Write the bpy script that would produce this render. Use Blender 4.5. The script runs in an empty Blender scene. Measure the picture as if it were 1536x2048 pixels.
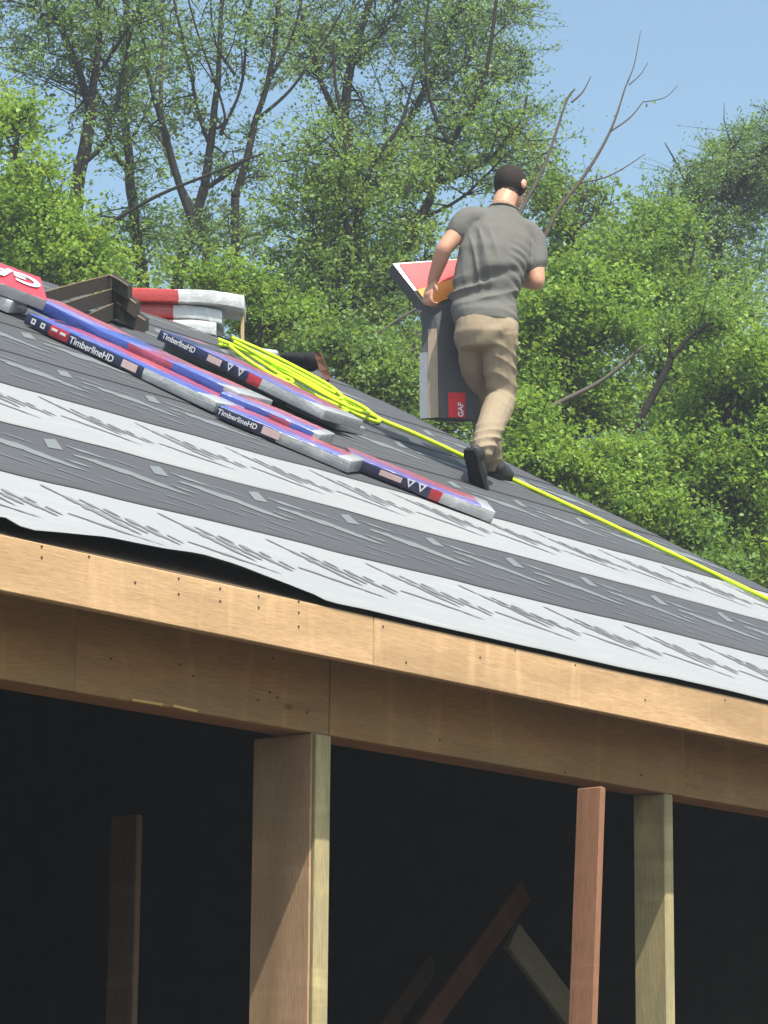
import bpy, bmesh, math, random
import numpy as np
from mathutils import Vector, Matrix, noise

random.seed(7); rng = np.random.default_rng(7)
scene = bpy.context.scene
COL = scene.collection
RAD = math.radians

# ------------------------------------------------------------------ camera
W, H = 1536.0, 2048.0                      # the photograph's pixel grid
FPX, PITCH, ROLL, AZ = 6000.0, 0.20989, 0.00877, 0.68428
C0 = Vector((0, 0, 1.6))                   # eye height; +X runs along the eave, +Y into the building
FWD = Vector((math.cos(AZ)*math.cos(PITCH), math.sin(AZ)*math.cos(PITCH), math.sin(PITCH)))
R0 = Vector((math.sin(AZ), -math.cos(AZ), 0)); U0 = R0.cross(FWD)
RGT = R0*math.cos(ROLL) + U0*math.sin(ROLL); UPV = -R0*math.sin(ROLL) + U0*math.cos(ROLL)
FH = Vector((math.cos(AZ), math.sin(AZ), 0))
cam_d = bpy.data.cameras.new('camera'); cam = bpy.data.objects.new('camera', cam_d); COL.objects.link(cam)
cam.matrix_world = Matrix(((RGT.x, UPV.x, -FWD.x, C0.x), (RGT.y, UPV.y, -FWD.y, C0.y), (RGT.z, UPV.z, -FWD.z, C0.z), (0, 0, 0, 1)))
cam_d.sensor_fit = 'HORIZONTAL'; cam_d.sensor_width = 36.0; cam_d.lens = 36.0*FPX/W
cam_d.clip_start = 0.1; cam_d.clip_end = 3000
scene.camera = cam

# ------------------------------------------------------------------ light
SUN_AZ = RAD(20)                            # sun stands over the viewer's right shoulder, a little to the -X side
SUN_EL = RAD(61)
TO_SUN = Vector((-math.sin(SUN_AZ)*math.cos(SUN_EL), -math.cos(SUN_AZ)*math.cos(SUN_EL), math.sin(SUN_EL)))
world = bpy.data.worlds.new('World'); scene.world = world; world.use_nodes = True
wn = world.node_tree; bg = wn.nodes['Background']
sky = wn.nodes.new('ShaderNodeTexSky'); sky.sky_type = 'NISHITA'; sky.sun_disc = False
sky.sun_elevation = SUN_EL; sky.sun_rotation = math.atan2(TO_SUN.x, TO_SUN.y)
sky.air_density = 1.0; sky.dust_density = 3.2; sky.ozone_density = 0.2
tint = wn.nodes.new('ShaderNodeMix'); tint.data_type = 'RGBA'; tint.blend_type = 'MULTIPLY'; tint.inputs['Factor'].default_value = 1.0; tint.inputs['B'].default_value = (0.92, 1.05, 1.0, 1)   # the camera's cool white balance
wn.links.new(sky.outputs[0], tint.inputs['A']); wn.links.new(tint.outputs['Result'], bg.inputs[0]); bg.inputs[1].default_value = 0.15
sl = bpy.data.lights.new('sun', 'SUN'); sun = bpy.data.objects.new('sun', sl); COL.objects.link(sun)
sl.energy = 4.5; sl.angle = RAD(0.53); sl.color = (1.0, 0.94, 0.84)
sun.rotation_euler = TO_SUN.to_track_quat('Z', 'Y').to_euler(); sun.location = (0, 0, 30)
vs = scene.view_settings; vs.view_transform = 'Standard'; vs.look = 'None'; vs.gamma = 1.0; vs.exposure = 0.62
vs.use_curve_mapping = False

# ------------------------------------------------------------------ pixel -> place helpers
def ray(x, y): return FWD + RGT*((x-W/2)/FPX) - UPV*((y-H/2)/FPX)
def at_depth(x, y, d): r = ray(x, y); return C0 + r*(d/r.dot(FH))
def at_plane_y(x, y, Y): r = ray(x, y); return C0 + r*(Y/r.y)
EAVE_Y, EAVE_Z, SLOPE = 6.2, 1.738+1.6, 0.5395          # roof plane: through the fascia's top edge, slope 6.5 in 12
def roof_z(Y): return EAVE_Z + SLOPE*(Y-EAVE_Y)
RN = Vector((0, -SLOPE, 1)).normalized(); RU = Vector((0, 1, SLOPE)).normalized()   # roof normal, up-slope
def on_roof(x, y, lift=0.0):
    r = ray(x, y); t = (EAVE_Z-C0.z-SLOPE*EAVE_Y)/(r.z-SLOPE*r.y)
    return C0 + r*t + RN*lift
RIDGE_Y = 12.0; RAKE_X = 13.82; LEFT_X = 3.2

# ------------------------------------------------------------------ node helpers
def mat(name, base=(0.5, 0.5, 0.5), rough=0.7, spec=0.3):
    m = bpy.data.materials.new(name); m.use_nodes = True
    b = m.node_tree.nodes['Principled BSDF']
    b.inputs['Base Color'].default_value = (*base, 1); b.inputs['Roughness'].default_value = rough
    b.inputs['Specular IOR Level'].default_value = spec
    return m, m.node_tree, b
def nd(nt, t, **kw):
    n = nt.nodes.new(t)
    for k, v in kw.items(): setattr(n, k, v)
    return n
def ramp(nt, fac, stops, interp='LINEAR'):
    n = nt.nodes.new('ShaderNodeValToRGB'); n.color_ramp.interpolation = interp
    el = n.color_ramp.elements
    while len(el) < len(stops): el.new(0.5)
    for e, (p, c) in zip(el, stops): e.position = p; e.color = (*c, 1) if len(c) == 3 else c
    nt.links.new(fac, n.inputs[0]); return n.outputs[0]
def mix(nt, fac, a, b, mode='MIX'):
    n = nt.nodes.new('ShaderNodeMix'); n.data_type = 'RGBA'; n.blend_type = mode
    for s, v in ((n.inputs['Factor'], fac), (n.inputs['A'], a), (n.inputs['B'], b)):
        if hasattr(v, 'is_output'): nt.links.new(v, s)
        elif isinstance(v, (int, float)): s.default_value = v
        else: s.default_value = (*v, 1)
    return n.outputs['Result']
def math_n(nt, op, a, b=0.0):
    n = nt.nodes.new('ShaderNodeMath'); n.operation = op
    for i, v in enumerate((a, b)):
        if hasattr(v, 'is_output'): nt.links.new(v, n.inputs[i])
        else: n.inputs[i].default_value = v
    return n.outputs[0]
def coords(nt, scale=(1, 1, 1), kind='Object', rnd=True):
    tc = nt.nodes.new('ShaderNodeTexCoord'); mp = nt.nodes.new('ShaderNodeMapping')
    mp.inputs['Scale'].default_value = scale; nt.links.new(tc.outputs[kind], mp.inputs[0])
    if rnd:
        oi = nt.nodes.new('ShaderNodeObjectInfo')
        mu = nt.nodes.new('ShaderNodeVectorMath'); mu.operation = 'SCALE'; mu.inputs[0].default_value = (37.0, 53.0, 71.0)
        nt.links.new(oi.outputs['Random'], mu.inputs['Scale']); nt.links.new(mu.outputs[0], mp.inputs['Location'])
    return mp.outputs[0]
def noise_n(nt, vec, scale, detail=4, rough=0.55, dist=0.0):
    n = nt.nodes.new('ShaderNodeTexNoise'); n.inputs['Scale'].default_value = scale
    n.inputs['Detail'].default_value = detail; n.inputs['Roughness'].default_value = rough; n.inputs['Distortion'].default_value = dist
    if vec is not None: nt.links.new(vec, n.inputs['Vector'])
    return n.outputs['Fac']
def bump(nt, b, h, strength=0.3, dist=0.01):
    n = nt.nodes.new('ShaderNodeBump'); n.inputs['Strength'].default_value = strength; n.inputs['Distance'].default_value = dist
    nt.links.new(h, n.inputs['Height']); nt.links.new(n.outputs[0], b.inputs['Normal'])

def wood(name, light, dark, grey=0.0, rough=0.75):
    m, nt, b = mat(name, light, rough, 0.25)
    v = coords(nt, (1.2, 14, 14))
    big = noise_n(nt, coords(nt, (0.5, 3.5, 3.5)), 1.6, 3, 0.5, 0.6)
    fine = noise_n(nt, v, 13.0, 6, 0.7, 0.4)
    wv = nt.nodes.new('ShaderNodeTexWave'); wv.wave_type = 'BANDS'; wv.bands_direction = 'Z'
    wv.inputs['Scale'].default_value = 9; wv.inputs['Distortion'].default_value = 9; wv.inputs['Detail'].default_value = 3; wv.inputs['Detail Scale'].default_value = 0.7
    nt.links.new(coords(nt, (0.35, 2.2, 2.2)), wv.inputs['Vector'])
    c1 = ramp(nt, fine, [(0.32, tuple(.82*x for x in dark)), (0.62, light)])
    c2 = mix(nt, 0.22, c1, ramp(nt, wv.outputs['Fac'], [(0.35, dark), (0.75, light)]))
    pale = noise_n(nt, coords(nt, (7.0, 1.1, 1.1)), 1.0, 3, 0.6, 0.8)
    c2 = mix(nt, ramp(nt, pale, [(0.56, (0, 0, 0)), (0.70, (0.45, 0.45, 0.45))]), c2, tuple(min(1, x*1.28) for x in light))
    c3 = mix(nt, ramp(nt, big, [(0.42, (0, 0, 0)), (0.75, (0.55, 0.55, 0.55))]), c2, tuple(0.5*d for d in dark))
    # scattered dark nail marks, knots and dirt with shapes of their own
    vo = nt.nodes.new('ShaderNodeTexVoronoi'); vo.inputs['Scale'].default_value = 2.6
    nt.links.new(coords(nt, (0.9, 2.6, 2.6)), vo.inputs['Vector'])
    knot = ramp(nt, vo.outputs['Distance'], [(0.03, (1, 1, 1)), (0.085, (0, 0, 0))])
    c4 = mix(nt, math_n(nt, 'MULTIPLY', knot, 0.65), c3, tuple(0.28*d for d in dark))
    if grey:
        g = noise_n(nt, coords(nt, (0.8, 4, 4)), 3, 4)
        c4 = mix(nt, math_n(nt, 'MULTIPLY', ramp(nt, g, [(0.35, (0, 0, 0)), (0.7, (1, 1, 1))]), grey), c4, (0.16, 0.17, 0.14))
    nt.links.new(c4, b.inputs['Base Color']); bump(nt, b, fine, 0.25, 0.004)
    return m
M = {}
M['pine'] = wood('pine_fascia', (0.60, 0.395, 0.215), (0.48, 0.30, 0.155))
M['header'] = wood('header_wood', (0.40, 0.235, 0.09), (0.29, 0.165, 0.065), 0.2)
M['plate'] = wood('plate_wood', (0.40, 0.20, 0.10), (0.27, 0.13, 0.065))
M['fir'] = wood('fir_post', (0.50, 0.325, 0.195), (0.39, 0.245, 0.14))
M['treated'] = wood('treated_post', (0.52, 0.42, 0.21), (0.36, 0.29, 0.14), 0.5)
M['redboard'] = wood('red_board', (0.31, 0.155, 0.09), (0.22, 0.105, 0.06))
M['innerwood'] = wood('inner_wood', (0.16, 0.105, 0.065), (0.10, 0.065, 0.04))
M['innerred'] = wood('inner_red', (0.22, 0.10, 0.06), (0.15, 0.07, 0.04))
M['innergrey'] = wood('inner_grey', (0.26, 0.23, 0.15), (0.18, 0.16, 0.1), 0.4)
M['stake'] = wood('stake_wood', (0.62, 0.48, 0.27), (0.5, 0.37, 0.2))
M['pale_lip'] = wood('pale_lip_wood', (0.8, 0.55, 0.2), (0.7, 0.45, 0.15))
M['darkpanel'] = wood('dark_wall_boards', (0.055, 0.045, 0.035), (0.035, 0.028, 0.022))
M['deck'] = wood('deck_sheathing', (0.12, 0.08, 0.05), (0.08, 0.055, 0.035))

def felt(name, ca, cb, rough):
    m, nt, b = mat(name, ca, rough, 0.3)
    n1 = noise_n(nt, coords(nt, (1, 1, 1)), 1.3, 5, 0.6); n2 = noise_n(nt, coords(nt, (1, 1, 1)), 220, 2)
    n3 = noise_n(nt, coords(nt, (1.0, 6, 6)), 3.0, 5, 0.6)
    c = mix(nt, ramp(nt, n1, [(0.3, (0, 0, 0)), (0.7, (1, 1, 1))]), ca, cb)
    c = mix(nt, ramp(nt, n3, [(0.52, (0, 0, 0)), (0.75, (0.35, 0.35, 0.35))]), c, tuple(min(1, 1.5*x) for x in cb))
    c = mix(nt, 0.25, c, ramp(nt, n2, [(0.3, tuple(0.7*x for x in ca)), (0.7, tuple(min(1, 1.2*x) for x in ca))]))
    nt.links.new(c, b.inputs['Base Color']); bump(nt, b, n2, 0.15, 0.002)
    return m
M['felt_white'] = felt('felt_white', (0.275, 0.281, 0.287), (0.246, 0.252, 0.259), 0.6)
M['felt_dark'] = felt('felt_dark', (0.068, 0.069, 0.075), (0.051, 0.052, 0.057), 0.7)
M['print_light'] = felt('print_light', (0.15, 0.165, 0.17), (0.12, 0.135, 0.14), 0.7)
M['print_dark'] = felt('print_dark', (0.115, 0.117, 0.127), (0.17, 0.172, 0.185), 0.7)
M['felt_under'], _, _ = mat('felt_underside', (0.05, 0.046, 0.043), 0.85, 0.1)

def plain(name, c, rough=0.6, spec=0.4, nz=0.15, sc=25.0, bstr=0.0, coat=0.0):
    m, nt, b = mat(name, c, rough, spec)
    n = noise_n(nt, coords(nt), sc, 4)
    nt.links.new(mix(nt, n, tuple(x*(1-nz) for x in c), tuple(min(1, x*(1+nz)) for x in c)), b.inputs['Base Color'])
    if bstr: bump(nt, b, n, bstr, 0.01)
    if coat: b.inputs['Coat Weight'].default_value = coat; b.inputs['Coat Roughness'].default_value = 0.12
    return m
M['bark'] = plain('bark', (0.03, 0.027, 0.023), 0.9, 0.1, 0.5, 14, 0.6)
M['bark_pale'] = plain('bark_pale', (0.115, 0.098, 0.082), 0.9, 0.1, 0.4, 14, 0.6)
M['navy'] = plain('wrap_navy', (0.018, 0.022, 0.065), 0.3, 0.5, 0.2, 20, 0.3, 0.4)
M['white_ink'] = plain('white_ink', (0.72, 0.72, 0.74), 0.5)
M['pink_label'] = plain('label_paper', (0.66, 0.47, 0.45), 0.55)
M['red_ink'] = plain('red_ink', (0.52, 0.03, 0.035), 0.4)
M['shingle'] = plain('shingle_grey', (0.085, 0.088, 0.092), 0.9, 0.2, 0.4, 160, 0.3)
M['shingle_brown'] = plain('shingle_brown', (0.034, 0.028, 0.023), 0.85, 0.2, 0.35, 60, 0.3)
M['tan_edge'] = plain('tan_edge', (0.27, 0.20, 0.125), 0.8, 0.2, 0.25, 30)
M['rope'] = plain('rope_lime', (0.56, 0.78, 0.02), 0.6, 0.3, 0.12, 60)
M['skin'] = plain('skin', (0.50, 0.26, 0.17), 0.55, 0.4, 0.14, 9)
M['hair'] = plain('hair', (0.024, 0.018, 0.015), 0.8, 0.2, 0.3, 40, 0.0)
M['shirt'] = plain('shirt_cloth', (0.138, 0.135, 0.124), 0.95, 0.1, 0.22, 160, 0.25)
M['trouser'] = plain('trouser_cloth', (0.285, 0.228, 0.158), 0.95, 0.1, 0.2, 150, 0.25)
M['boot'] = plain('boot_leather', (0.022, 0.02, 0.02), 0.6, 0.4, 0.3, 40, 0.1)
M['sole'] = plain('boot_sole', (0.014, 0.014, 0.015), 0.85, 0.2, 0.3, 40)
M['cloth_black'] = plain('cloth_black', (0.02, 0.02, 0.022), 0.9, 0.1, 0.4, 30, 0.3)
M['leather'] = plain('leather_brown', (0.15, 0.06, 0.035), 0.6, 0.4, 0.3, 30, 0.2)
M['grey_metal'] = plain('grey_can', (0.42, 0.43, 0.42), 0.45, 0.5, 0.1, 20)
M['steel'], _, _b = mat('nail_steel', (0.06, 0.055, 0.05), 0.5, 0.5)
M['soil'] = plain('soil', (0.10, 0.082, 0.06), 0.95, 0.1, 0.4, 2.5, 0.4)
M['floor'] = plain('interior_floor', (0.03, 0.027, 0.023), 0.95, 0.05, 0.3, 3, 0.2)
M['black_hole'], _, _ = mat('dark_edge', (0.02, 0.02, 0.02), 0.9, 0.1)

def leaf_mat(name, stops, trans=0.35):
    m = bpy.data.materials.new(name); m.use_nodes = True; nt = m.node_tree
    out = nt.nodes['Material Output']; b = nt.nodes['Principled BSDF']
    at = nt.nodes.new('ShaderNodeAttribute'); at.attribute_name = 'tint'
    c = ramp(nt, at.outputs['Fac'], stops)
    nt.links.new(c, b.inputs['Base Color']); b.inputs['Roughness'].default_value = 0.5; b.inputs['Specular IOR Level'].default_value = 0.35
    tr = nt.nodes.new('ShaderNodeBsdfTranslucent')
    nt.links.new(mix(nt, 0.5, c, (0.38, 0.50, 0.04)), tr.inputs['Color'])
    ms = nt.nodes.new('ShaderNodeMixShader'); ms.inputs[0].default_value = trans
    nt.links.new(b.outputs[0], ms.inputs[1]); nt.links.new(tr.outputs[0], ms.inputs[2]); nt.links.new(ms.outputs[0], out.inputs[0])
    return m
M['leaf_bright'] = leaf_mat('leaf_bright', [(0.0, (0.085, 0.18, 0.024)), (0.5, (0.20, 0.35, 0.042)), (1.0, (0.38, 0.49, 0.07))], .45)
M['leaf_mid'] = leaf_mat('leaf_mid', [(0.0, (0.075, 0.155, 0.03)), (0.5, (0.165, 0.30, 0.055)), (1.0, (0.30, 0.42, 0.09))], .45)
M['leaf_olive'] = leaf_mat('leaf_olive', [(0.0, (0.075, 0.145, 0.036)), (0.5, (0.155, 0.27, 0.065)), (1.0, (0.29, 0.40, 0.11))], .45)
M['leaf_pale'] = leaf_mat('leaf_pale', [(0.0, (0.085, 0.16, 0.06)), (0.5, (0.165, 0.29, 0.105)), (1.0, (0.29, 0.42, 0.17))], .45)
M['leaf_far'] = leaf_mat('leaf_far', [(0.0, (0.07, 0.13, 0.04)), (0.5, (0.13, 0.22, 0.06)), (1.0, (0.21, 0.30, 0.09))], .45)

# ------------------------------------------------------------------ object helpers
def tag(o, label=None, cat=None, group=None, kind=None):
    if label: o['label'] = label
    if cat: o['category'] = cat
    if group: o['group'] = group
    if kind: o['kind'] = kind
    return o
def place(o, parent=None, mw=None):
    COL.objects.link(o); mw = mw or Matrix.Identity(4)
    if parent is not None:
        o.parent = parent; o.matrix_parent_inverse = PW[parent.name].inverted()
    o.matrix_basis = mw; PW[o.name] = mw
    return o
PW = {}
def empty(name, loc, label=None, cat=None, group=None):
    o = bpy.data.objects.new(name, None); o.empty_display_size = 0.2
    place(o, None, Matrix.Translation(loc)); return tag(o, label, cat, group)
def obj(name, me, m=None, parent=None, mw=None):
    if isinstance(me, bmesh.types.BMesh):
        b = me; me = bpy.data.meshes.new(name); b.to_mesh(me); b.free()
    if m is not None and not me.materials: me.materials.append(m)
    return place(bpy.data.objects.new(name, me), parent, mw)
def smooth(me):
    me.polygons.foreach_set('use_smooth', [True]*len(me.polygons))
def frame(o, x, y, z):
    return Matrix(((x.x, y.x, z.x, o.x), (x.y, y.y, z.y, o.y), (x.z, y.z, z.z, o.z), (0, 0, 0, 1)))
def box_bm(l, w, t, bev=0.004, segs=1, cuts=0):
    """box from (0,0,0) to (l,w,t); optional cuts along x"""
    b = bmesh.new(); bmesh.ops.create_cube(b, size=1)
    for v in b.verts: v.co = Vector(((v.co.x+.5)*l, (v.co.y+.5)*w, (v.co.z+.5)*t))
    if bev: bmesh.ops.bevel(b, geom=b.edges[:], offset=bev, segments=segs, affect='EDGES', profile=0.5)
    if cuts:
        for i in range(1, cuts):
            bmesh.ops.bisect_plane(b, geom=b.verts[:]+b.edges[:]+b.faces[:], plane_co=(l*i/cuts, 0, 0), plane_no=(1, 0, 0))
    return b
def board(name, p0, p1, side, w, t, m, parent=None, bev=0.004, warp=0.0):
    """plank from p0 to p1 (a lower edge corner line); w along `side`, t along the remaining axis"""
    d = (p1-p0); L = d.length; d.normalize(); s = (side - d*side.dot(d)).normalized(); n = d.cross(s)
    b = box_bm(L, w, t, bev, 1, 14 if warp else 0)
    if warp:
        ph = random.random()*9
        for v in b.verts:
            v.co.y += warp*math.sin(v.co.x*1.3+ph); v.co.z += warp*math.sin(v.co.x*0.9+ph*2)
    return obj(name, b, m, parent, frame(p0, d, s, n))
def tube_verts(pts, radii, n=6):
    """vertices and faces of a tube through pts"""
    V, F = [], []; up = Vector((0.31, 0.17, 0.93)); N = len(pts)
    for i, p in enumerate(pts):
        t = (pts[min(i+1, N-1)]-pts[max(i-1, 0)])
        if t.length < 1e-9: t = Vector((0, 0, 1))
        t.normalize(); a = t.cross(up)
        if a.length < 1e-3: a = t.cross(Vector((1, 0, 0)))
        a.normalize(); bb = t.cross(a); up = bb.cross(t) if False else up
        for k in range(n):
            an = 2*math.pi*k/n; V.append(p + (a*math.cos(an)+bb*math.sin(an))*radii[i])
    for i in range(N-1):
        for k in range(n):
            k2 = (k+1) % n; F.append((i*n+k, i*n+k2, (i+1)*n+k2, (i+1)*n+k))
    F.append(tuple(range(n-1, -1, -1))); F.append(tuple(range((N-1)*n, N*n)))
    return V, F
def catmull(P, sub=6):
    out = []
    for i in range(len(P)-1):
        p0, p1, p2, p3 = P[max(i-1, 0)], P[i], P[i+1], P[min(i+2, len(P)-1)]
        for k in range(sub):
            t = k/sub
            out.append(0.5*((2*p1)+(p2-p0)*t+(2*p0-5*p1+4*p2-p3)*t*t+(3*p1-p0-3*p2+p3)*t**3))
    out.append(P[-1]); return out
def tube_obj(name, pts, r, m, parent=None, n=8):
    if not isinstance(r, (list, tuple)): r = [r]*len(pts)
    V, F = tube_verts(pts, r, n); me = bpy.data.meshes.new(name); me.from_pydata([tuple(v) for v in V], [], F); smooth(me)
    return obj(name, me, m, parent)
def poly_mesh(name, polys, m, parent=None, mw=None):
    V, F = [], []
    for p in polys:
        F.append(tuple(range(len(V), len(V)+len(p)))); V += [tuple(q) for q in p]
    me = bpy.data.meshes.new(name); me.from_pydata(V, [], F); return obj(name, me, m, parent, mw)
def text_mesh(s, size, bold=0.0, depth=0.0008):
    cu = bpy.data.curves.new('lettering', 'FONT'); cu.body = s; cu.size = size; cu.offset = bold; cu.extrude = depth
    o = bpy.data.objects.new('lettering_tmp', cu); COL.objects.link(o)
    dg = bpy.context.evaluated_depsgraph_get(); me = bpy.data.meshes.new_from_object(o.evaluated_get(dg))
    bpy.data.objects.remove(o); return me

# ================================================================== SETTING
g = bmesh.new(); bmesh.ops.create_grid(g, x_segments=60, y_segments=60, size=400)
for v in g.verts:
    v.co.z = 0.25*noise.noise(v.co*0.02) - 0.25 if v.co.length > 45 else -0.02
tag(obj('ground', g, M['soil']), kind='structure')

# ================================================================== BUILDING
bld = empty('unfinished_building', (8.5, 6.5, 0), 'half-built wooden building with open front and felted pitched roof', 'building')
HY = EAVE_Y + 0.30                                           # header's front face
FB_Z, HD_Z = 1.563+1.6, 1.372+1.6                            # fascia bottom, header bottom
# fascia: two boards butted
jx = at_plane_y(748, 1270, EAVE_Y).x
for xa, xb in ((LEFT_X, jx-0.002), (jx+0.001, RAKE_X-0.02)):
    f = board('fascia_board', Vector((xa, EAVE_Y, FB_Z)), Vector((xb, EAVE_Y, FB_Z)), Vector((0, 0, 1)), EAVE_Z-FB_Z-0.012, 0.036, M['pine'], bld, 0.003)
    f.matrix_basis = frame(Vector((xa, EAVE_Y+0.036, FB_Z)), Vector((1, 0, 0)), Vector((0, 0, 1)), Vector((0, -1, 0)))
nail_b = bmesh.new(); bmesh.ops.create_cone(nail_b, segments=8, radius1=0.0042, radius2=0.0036, depth=0.003, cap_ends=True)
nail_me = bpy.data.meshes.new('nail'); nail_b.to_mesh(nail_me); nail_b.free(); nail_me.materials.append(M['steel'])
def nail(x, y, Y):
    p = at_plane_y(x, y, Y)
    place(bpy.data.objects.new('nail', nail_me), bld, frame(Vector((p.x, Y-0.001, p.z)), Vector((1, 0, 0)), Vector((0, 0, 1)), Vector((0, -1, 0))))
for x, y in ((83,1093),(83,1115),(178,1113),(270,1165),(357,1157),(357,1188),(440,1177),(440,1202),(517,1192),(517,1215),(597,1203),(597,1225),(597,1253),(766,1253),(812,1325),(960,1315),(1030,1300),(1150,1330),(1290,1400),(1450,1400),(1500,1395)):
    nail(x, y, EAVE_Y)
# header: planks butted, above a bottom plate showing its underside
h1 = at_plane_y(152, 1320, HY).x; h2 = at_plane_y(1371, 1540, HY).x; h3 = at_plane_y(660, 1430, HY).x
for xa, xb, dy in ((LEFT_X, h1, 0.0), (h1+.002, h3, 0.004), (h3+.002, h2, 0.0015), (h2+.002, RAKE_X-.15, 0.005)):
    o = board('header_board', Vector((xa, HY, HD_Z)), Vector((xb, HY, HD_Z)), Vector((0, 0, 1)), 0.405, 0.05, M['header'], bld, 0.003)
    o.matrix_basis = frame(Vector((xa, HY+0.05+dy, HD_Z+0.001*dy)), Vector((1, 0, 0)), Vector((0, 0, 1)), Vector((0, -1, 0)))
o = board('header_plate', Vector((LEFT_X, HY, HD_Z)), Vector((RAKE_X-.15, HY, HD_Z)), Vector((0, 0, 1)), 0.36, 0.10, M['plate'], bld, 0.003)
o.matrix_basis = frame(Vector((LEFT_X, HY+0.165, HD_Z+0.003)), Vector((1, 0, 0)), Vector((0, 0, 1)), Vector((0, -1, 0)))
for x, y in ((222,1317),(360,1330),(545,1317),(386,1352),(516,1400),(540,1385),(555,1395),(615,1425),(1283,1550),(1130,1545),(880,1480)):
    nail(x, y, HY-0.002)
for (xa, ya), (xb, yb) in (((262, 1402), (324, 1412)), ((344, 1414), (392, 1425))):    # two thin pale yellow strips along the header's lower lip
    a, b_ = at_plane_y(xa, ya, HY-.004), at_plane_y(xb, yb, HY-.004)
    board('pale_lip_strip', a, b_, Vector((0, 0, 1)), 0.008, 0.006, M['pale_lip'], bld, 0.001)
# posts under the header
def post(x_fl, x_fr, x_bl, yref, m, top=HD_Z):
    a = at_plane_y(x_fl, yref, HY+.004); b_ = at_plane_y(x_fr, yref, HY+.004)
    r = ray(x_bl, yref); dep = a.x*r.y/r.x - a.y
    me = box_bm(top, b_.x-a.x, dep, 0.005)
    return obj('post', me, m, bld, frame(Vector((a.x, a.y, 0.0)), Vector((0, 0, 1)), Vector((1, 0, 0)), Vector((0, 1, 0))))
p = post(622, 655, 504, 1600, M['fir']); p['label'] = 'wide reddish post, sunlit low down'
a = at_plane_y(622, 1600, HY+.004); b_ = at_plane_y(655, 1600, HY+.004)
trim = obj('post_face_strip', box_bm(HD_Z-.004, b_.x-a.x-.008, 0.016, 0.003), M['treated'], bld, frame(Vector((a.x+.004, a.y-.0165, 0.0)), Vector((0, 0, 1)), Vector((1, 0, 0)), Vector((0, 1, 0))))
post(1331, 1348, 1267, 1750, M['treated'])
for X in (3.6, 5.6, 11.9, 13.4): 
    obj('post', box_bm(HD_Z, 0.05, 0.15, 0.005), M['treated'], bld, frame(Vector((X, HY+.004, 0)), Vector((0, 0, 1)), Vector((1, 0, 0)), Vector((0, 1, 0))))
# roof sheathing (front and back slope), rafters, walls
BACK_Y = 2*RIDGE_Y-EAVE_Y
def slope_slab(name, y0, y1, z0, z1, t, m):
    b = bmesh.new(); P = []
    n = Vector((0, -(z1-z0), (y1-y0))).normalized()*(1 if y1 > y0 else -1)
    if n.z < 0: n = -n
    for X in (LEFT_X-.1, RAKE_X-.01):
        for (y, z) in ((y0, z0), (y1, z1)):
            for k in (0, -t): P.append(b.verts.new(Vector((X, y, z)) + n*k))
    i = P
    for f in ((0,2,3,1),(4,5,7,6),(0,1,5,4),(2,6,7,3),(0,4,6,2),(1,3,7,5)): b.faces.new([i[k] for k in f])
    bmesh.ops.recalc_face_normals(b, faces=b.faces[:]); return obj(name, b, m, bld)
D0 = 0.011
slope_slab('roof_deck', EAVE_Y+0.004, RIDGE_Y, EAVE_Z-D0, roof_z(RIDGE_Y)-D0, 0.015, M['deck'])
slope_slab('roof_deck', BACK_Y, RIDGE_Y+.001, EAVE_Z-D0, roof_z(RIDGE_Y)-D0, 0.015, M['deck'])
raf_f = box_bm((Vector((0, RIDGE_Y-HY-.25, (RIDGE_Y-HY-.25)*SLOPE))).length, 0.038, 0.14, 0.003)
raf_me = bpy.data.meshes.new('rafter'); raf_f.to_mesh(raf_me); raf_f.free(); raf_me.materials.append(M['deck'])
X = LEFT_X+.05
while X < RAKE_X-.1:
    place(bpy.data.objects.new('rafter', raf_me), bld, frame(Vector((X, HY+.18, roof_z(HY+.18)-D0-.02-.155)), RU, Vector((1, 0, 0)), RU.cross(Vector((1, 0, 0)))*1.0) @ Matrix.Translation((0, 0, -0.0)))
    X += 0.61
def wall(name, pts, thick, m):
    b = bmesh.new(); A = [b.verts.new(p) for p in pts]; fc = b.faces.new(A)
    r = bmesh.ops.extrude_face_region(b, geom=[fc]); 
    for v in r['geom']:
        if isinstance(v, bmesh.types.BMVert): v.co += thick
    bmesh.ops.recalc_face_normals(b, faces=b.faces[:]); return obj(name, b, m, bld)
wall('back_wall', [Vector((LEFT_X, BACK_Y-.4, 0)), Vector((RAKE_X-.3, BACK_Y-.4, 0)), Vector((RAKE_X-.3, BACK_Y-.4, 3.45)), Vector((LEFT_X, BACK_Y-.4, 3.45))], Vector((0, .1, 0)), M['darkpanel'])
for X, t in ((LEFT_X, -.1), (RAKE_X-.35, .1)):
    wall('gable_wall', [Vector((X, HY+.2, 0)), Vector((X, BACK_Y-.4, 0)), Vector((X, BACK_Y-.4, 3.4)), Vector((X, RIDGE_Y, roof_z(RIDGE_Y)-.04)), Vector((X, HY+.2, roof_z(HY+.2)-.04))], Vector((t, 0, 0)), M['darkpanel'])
obj('floor_slab', box_bm(RAKE_X-LEFT_X-.4, BACK_Y-HY-.5, 0.04, 0), M['floor'], bld, Matrix.Translation((LEFT_X+.02, HY+.02, 0.0)))

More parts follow.
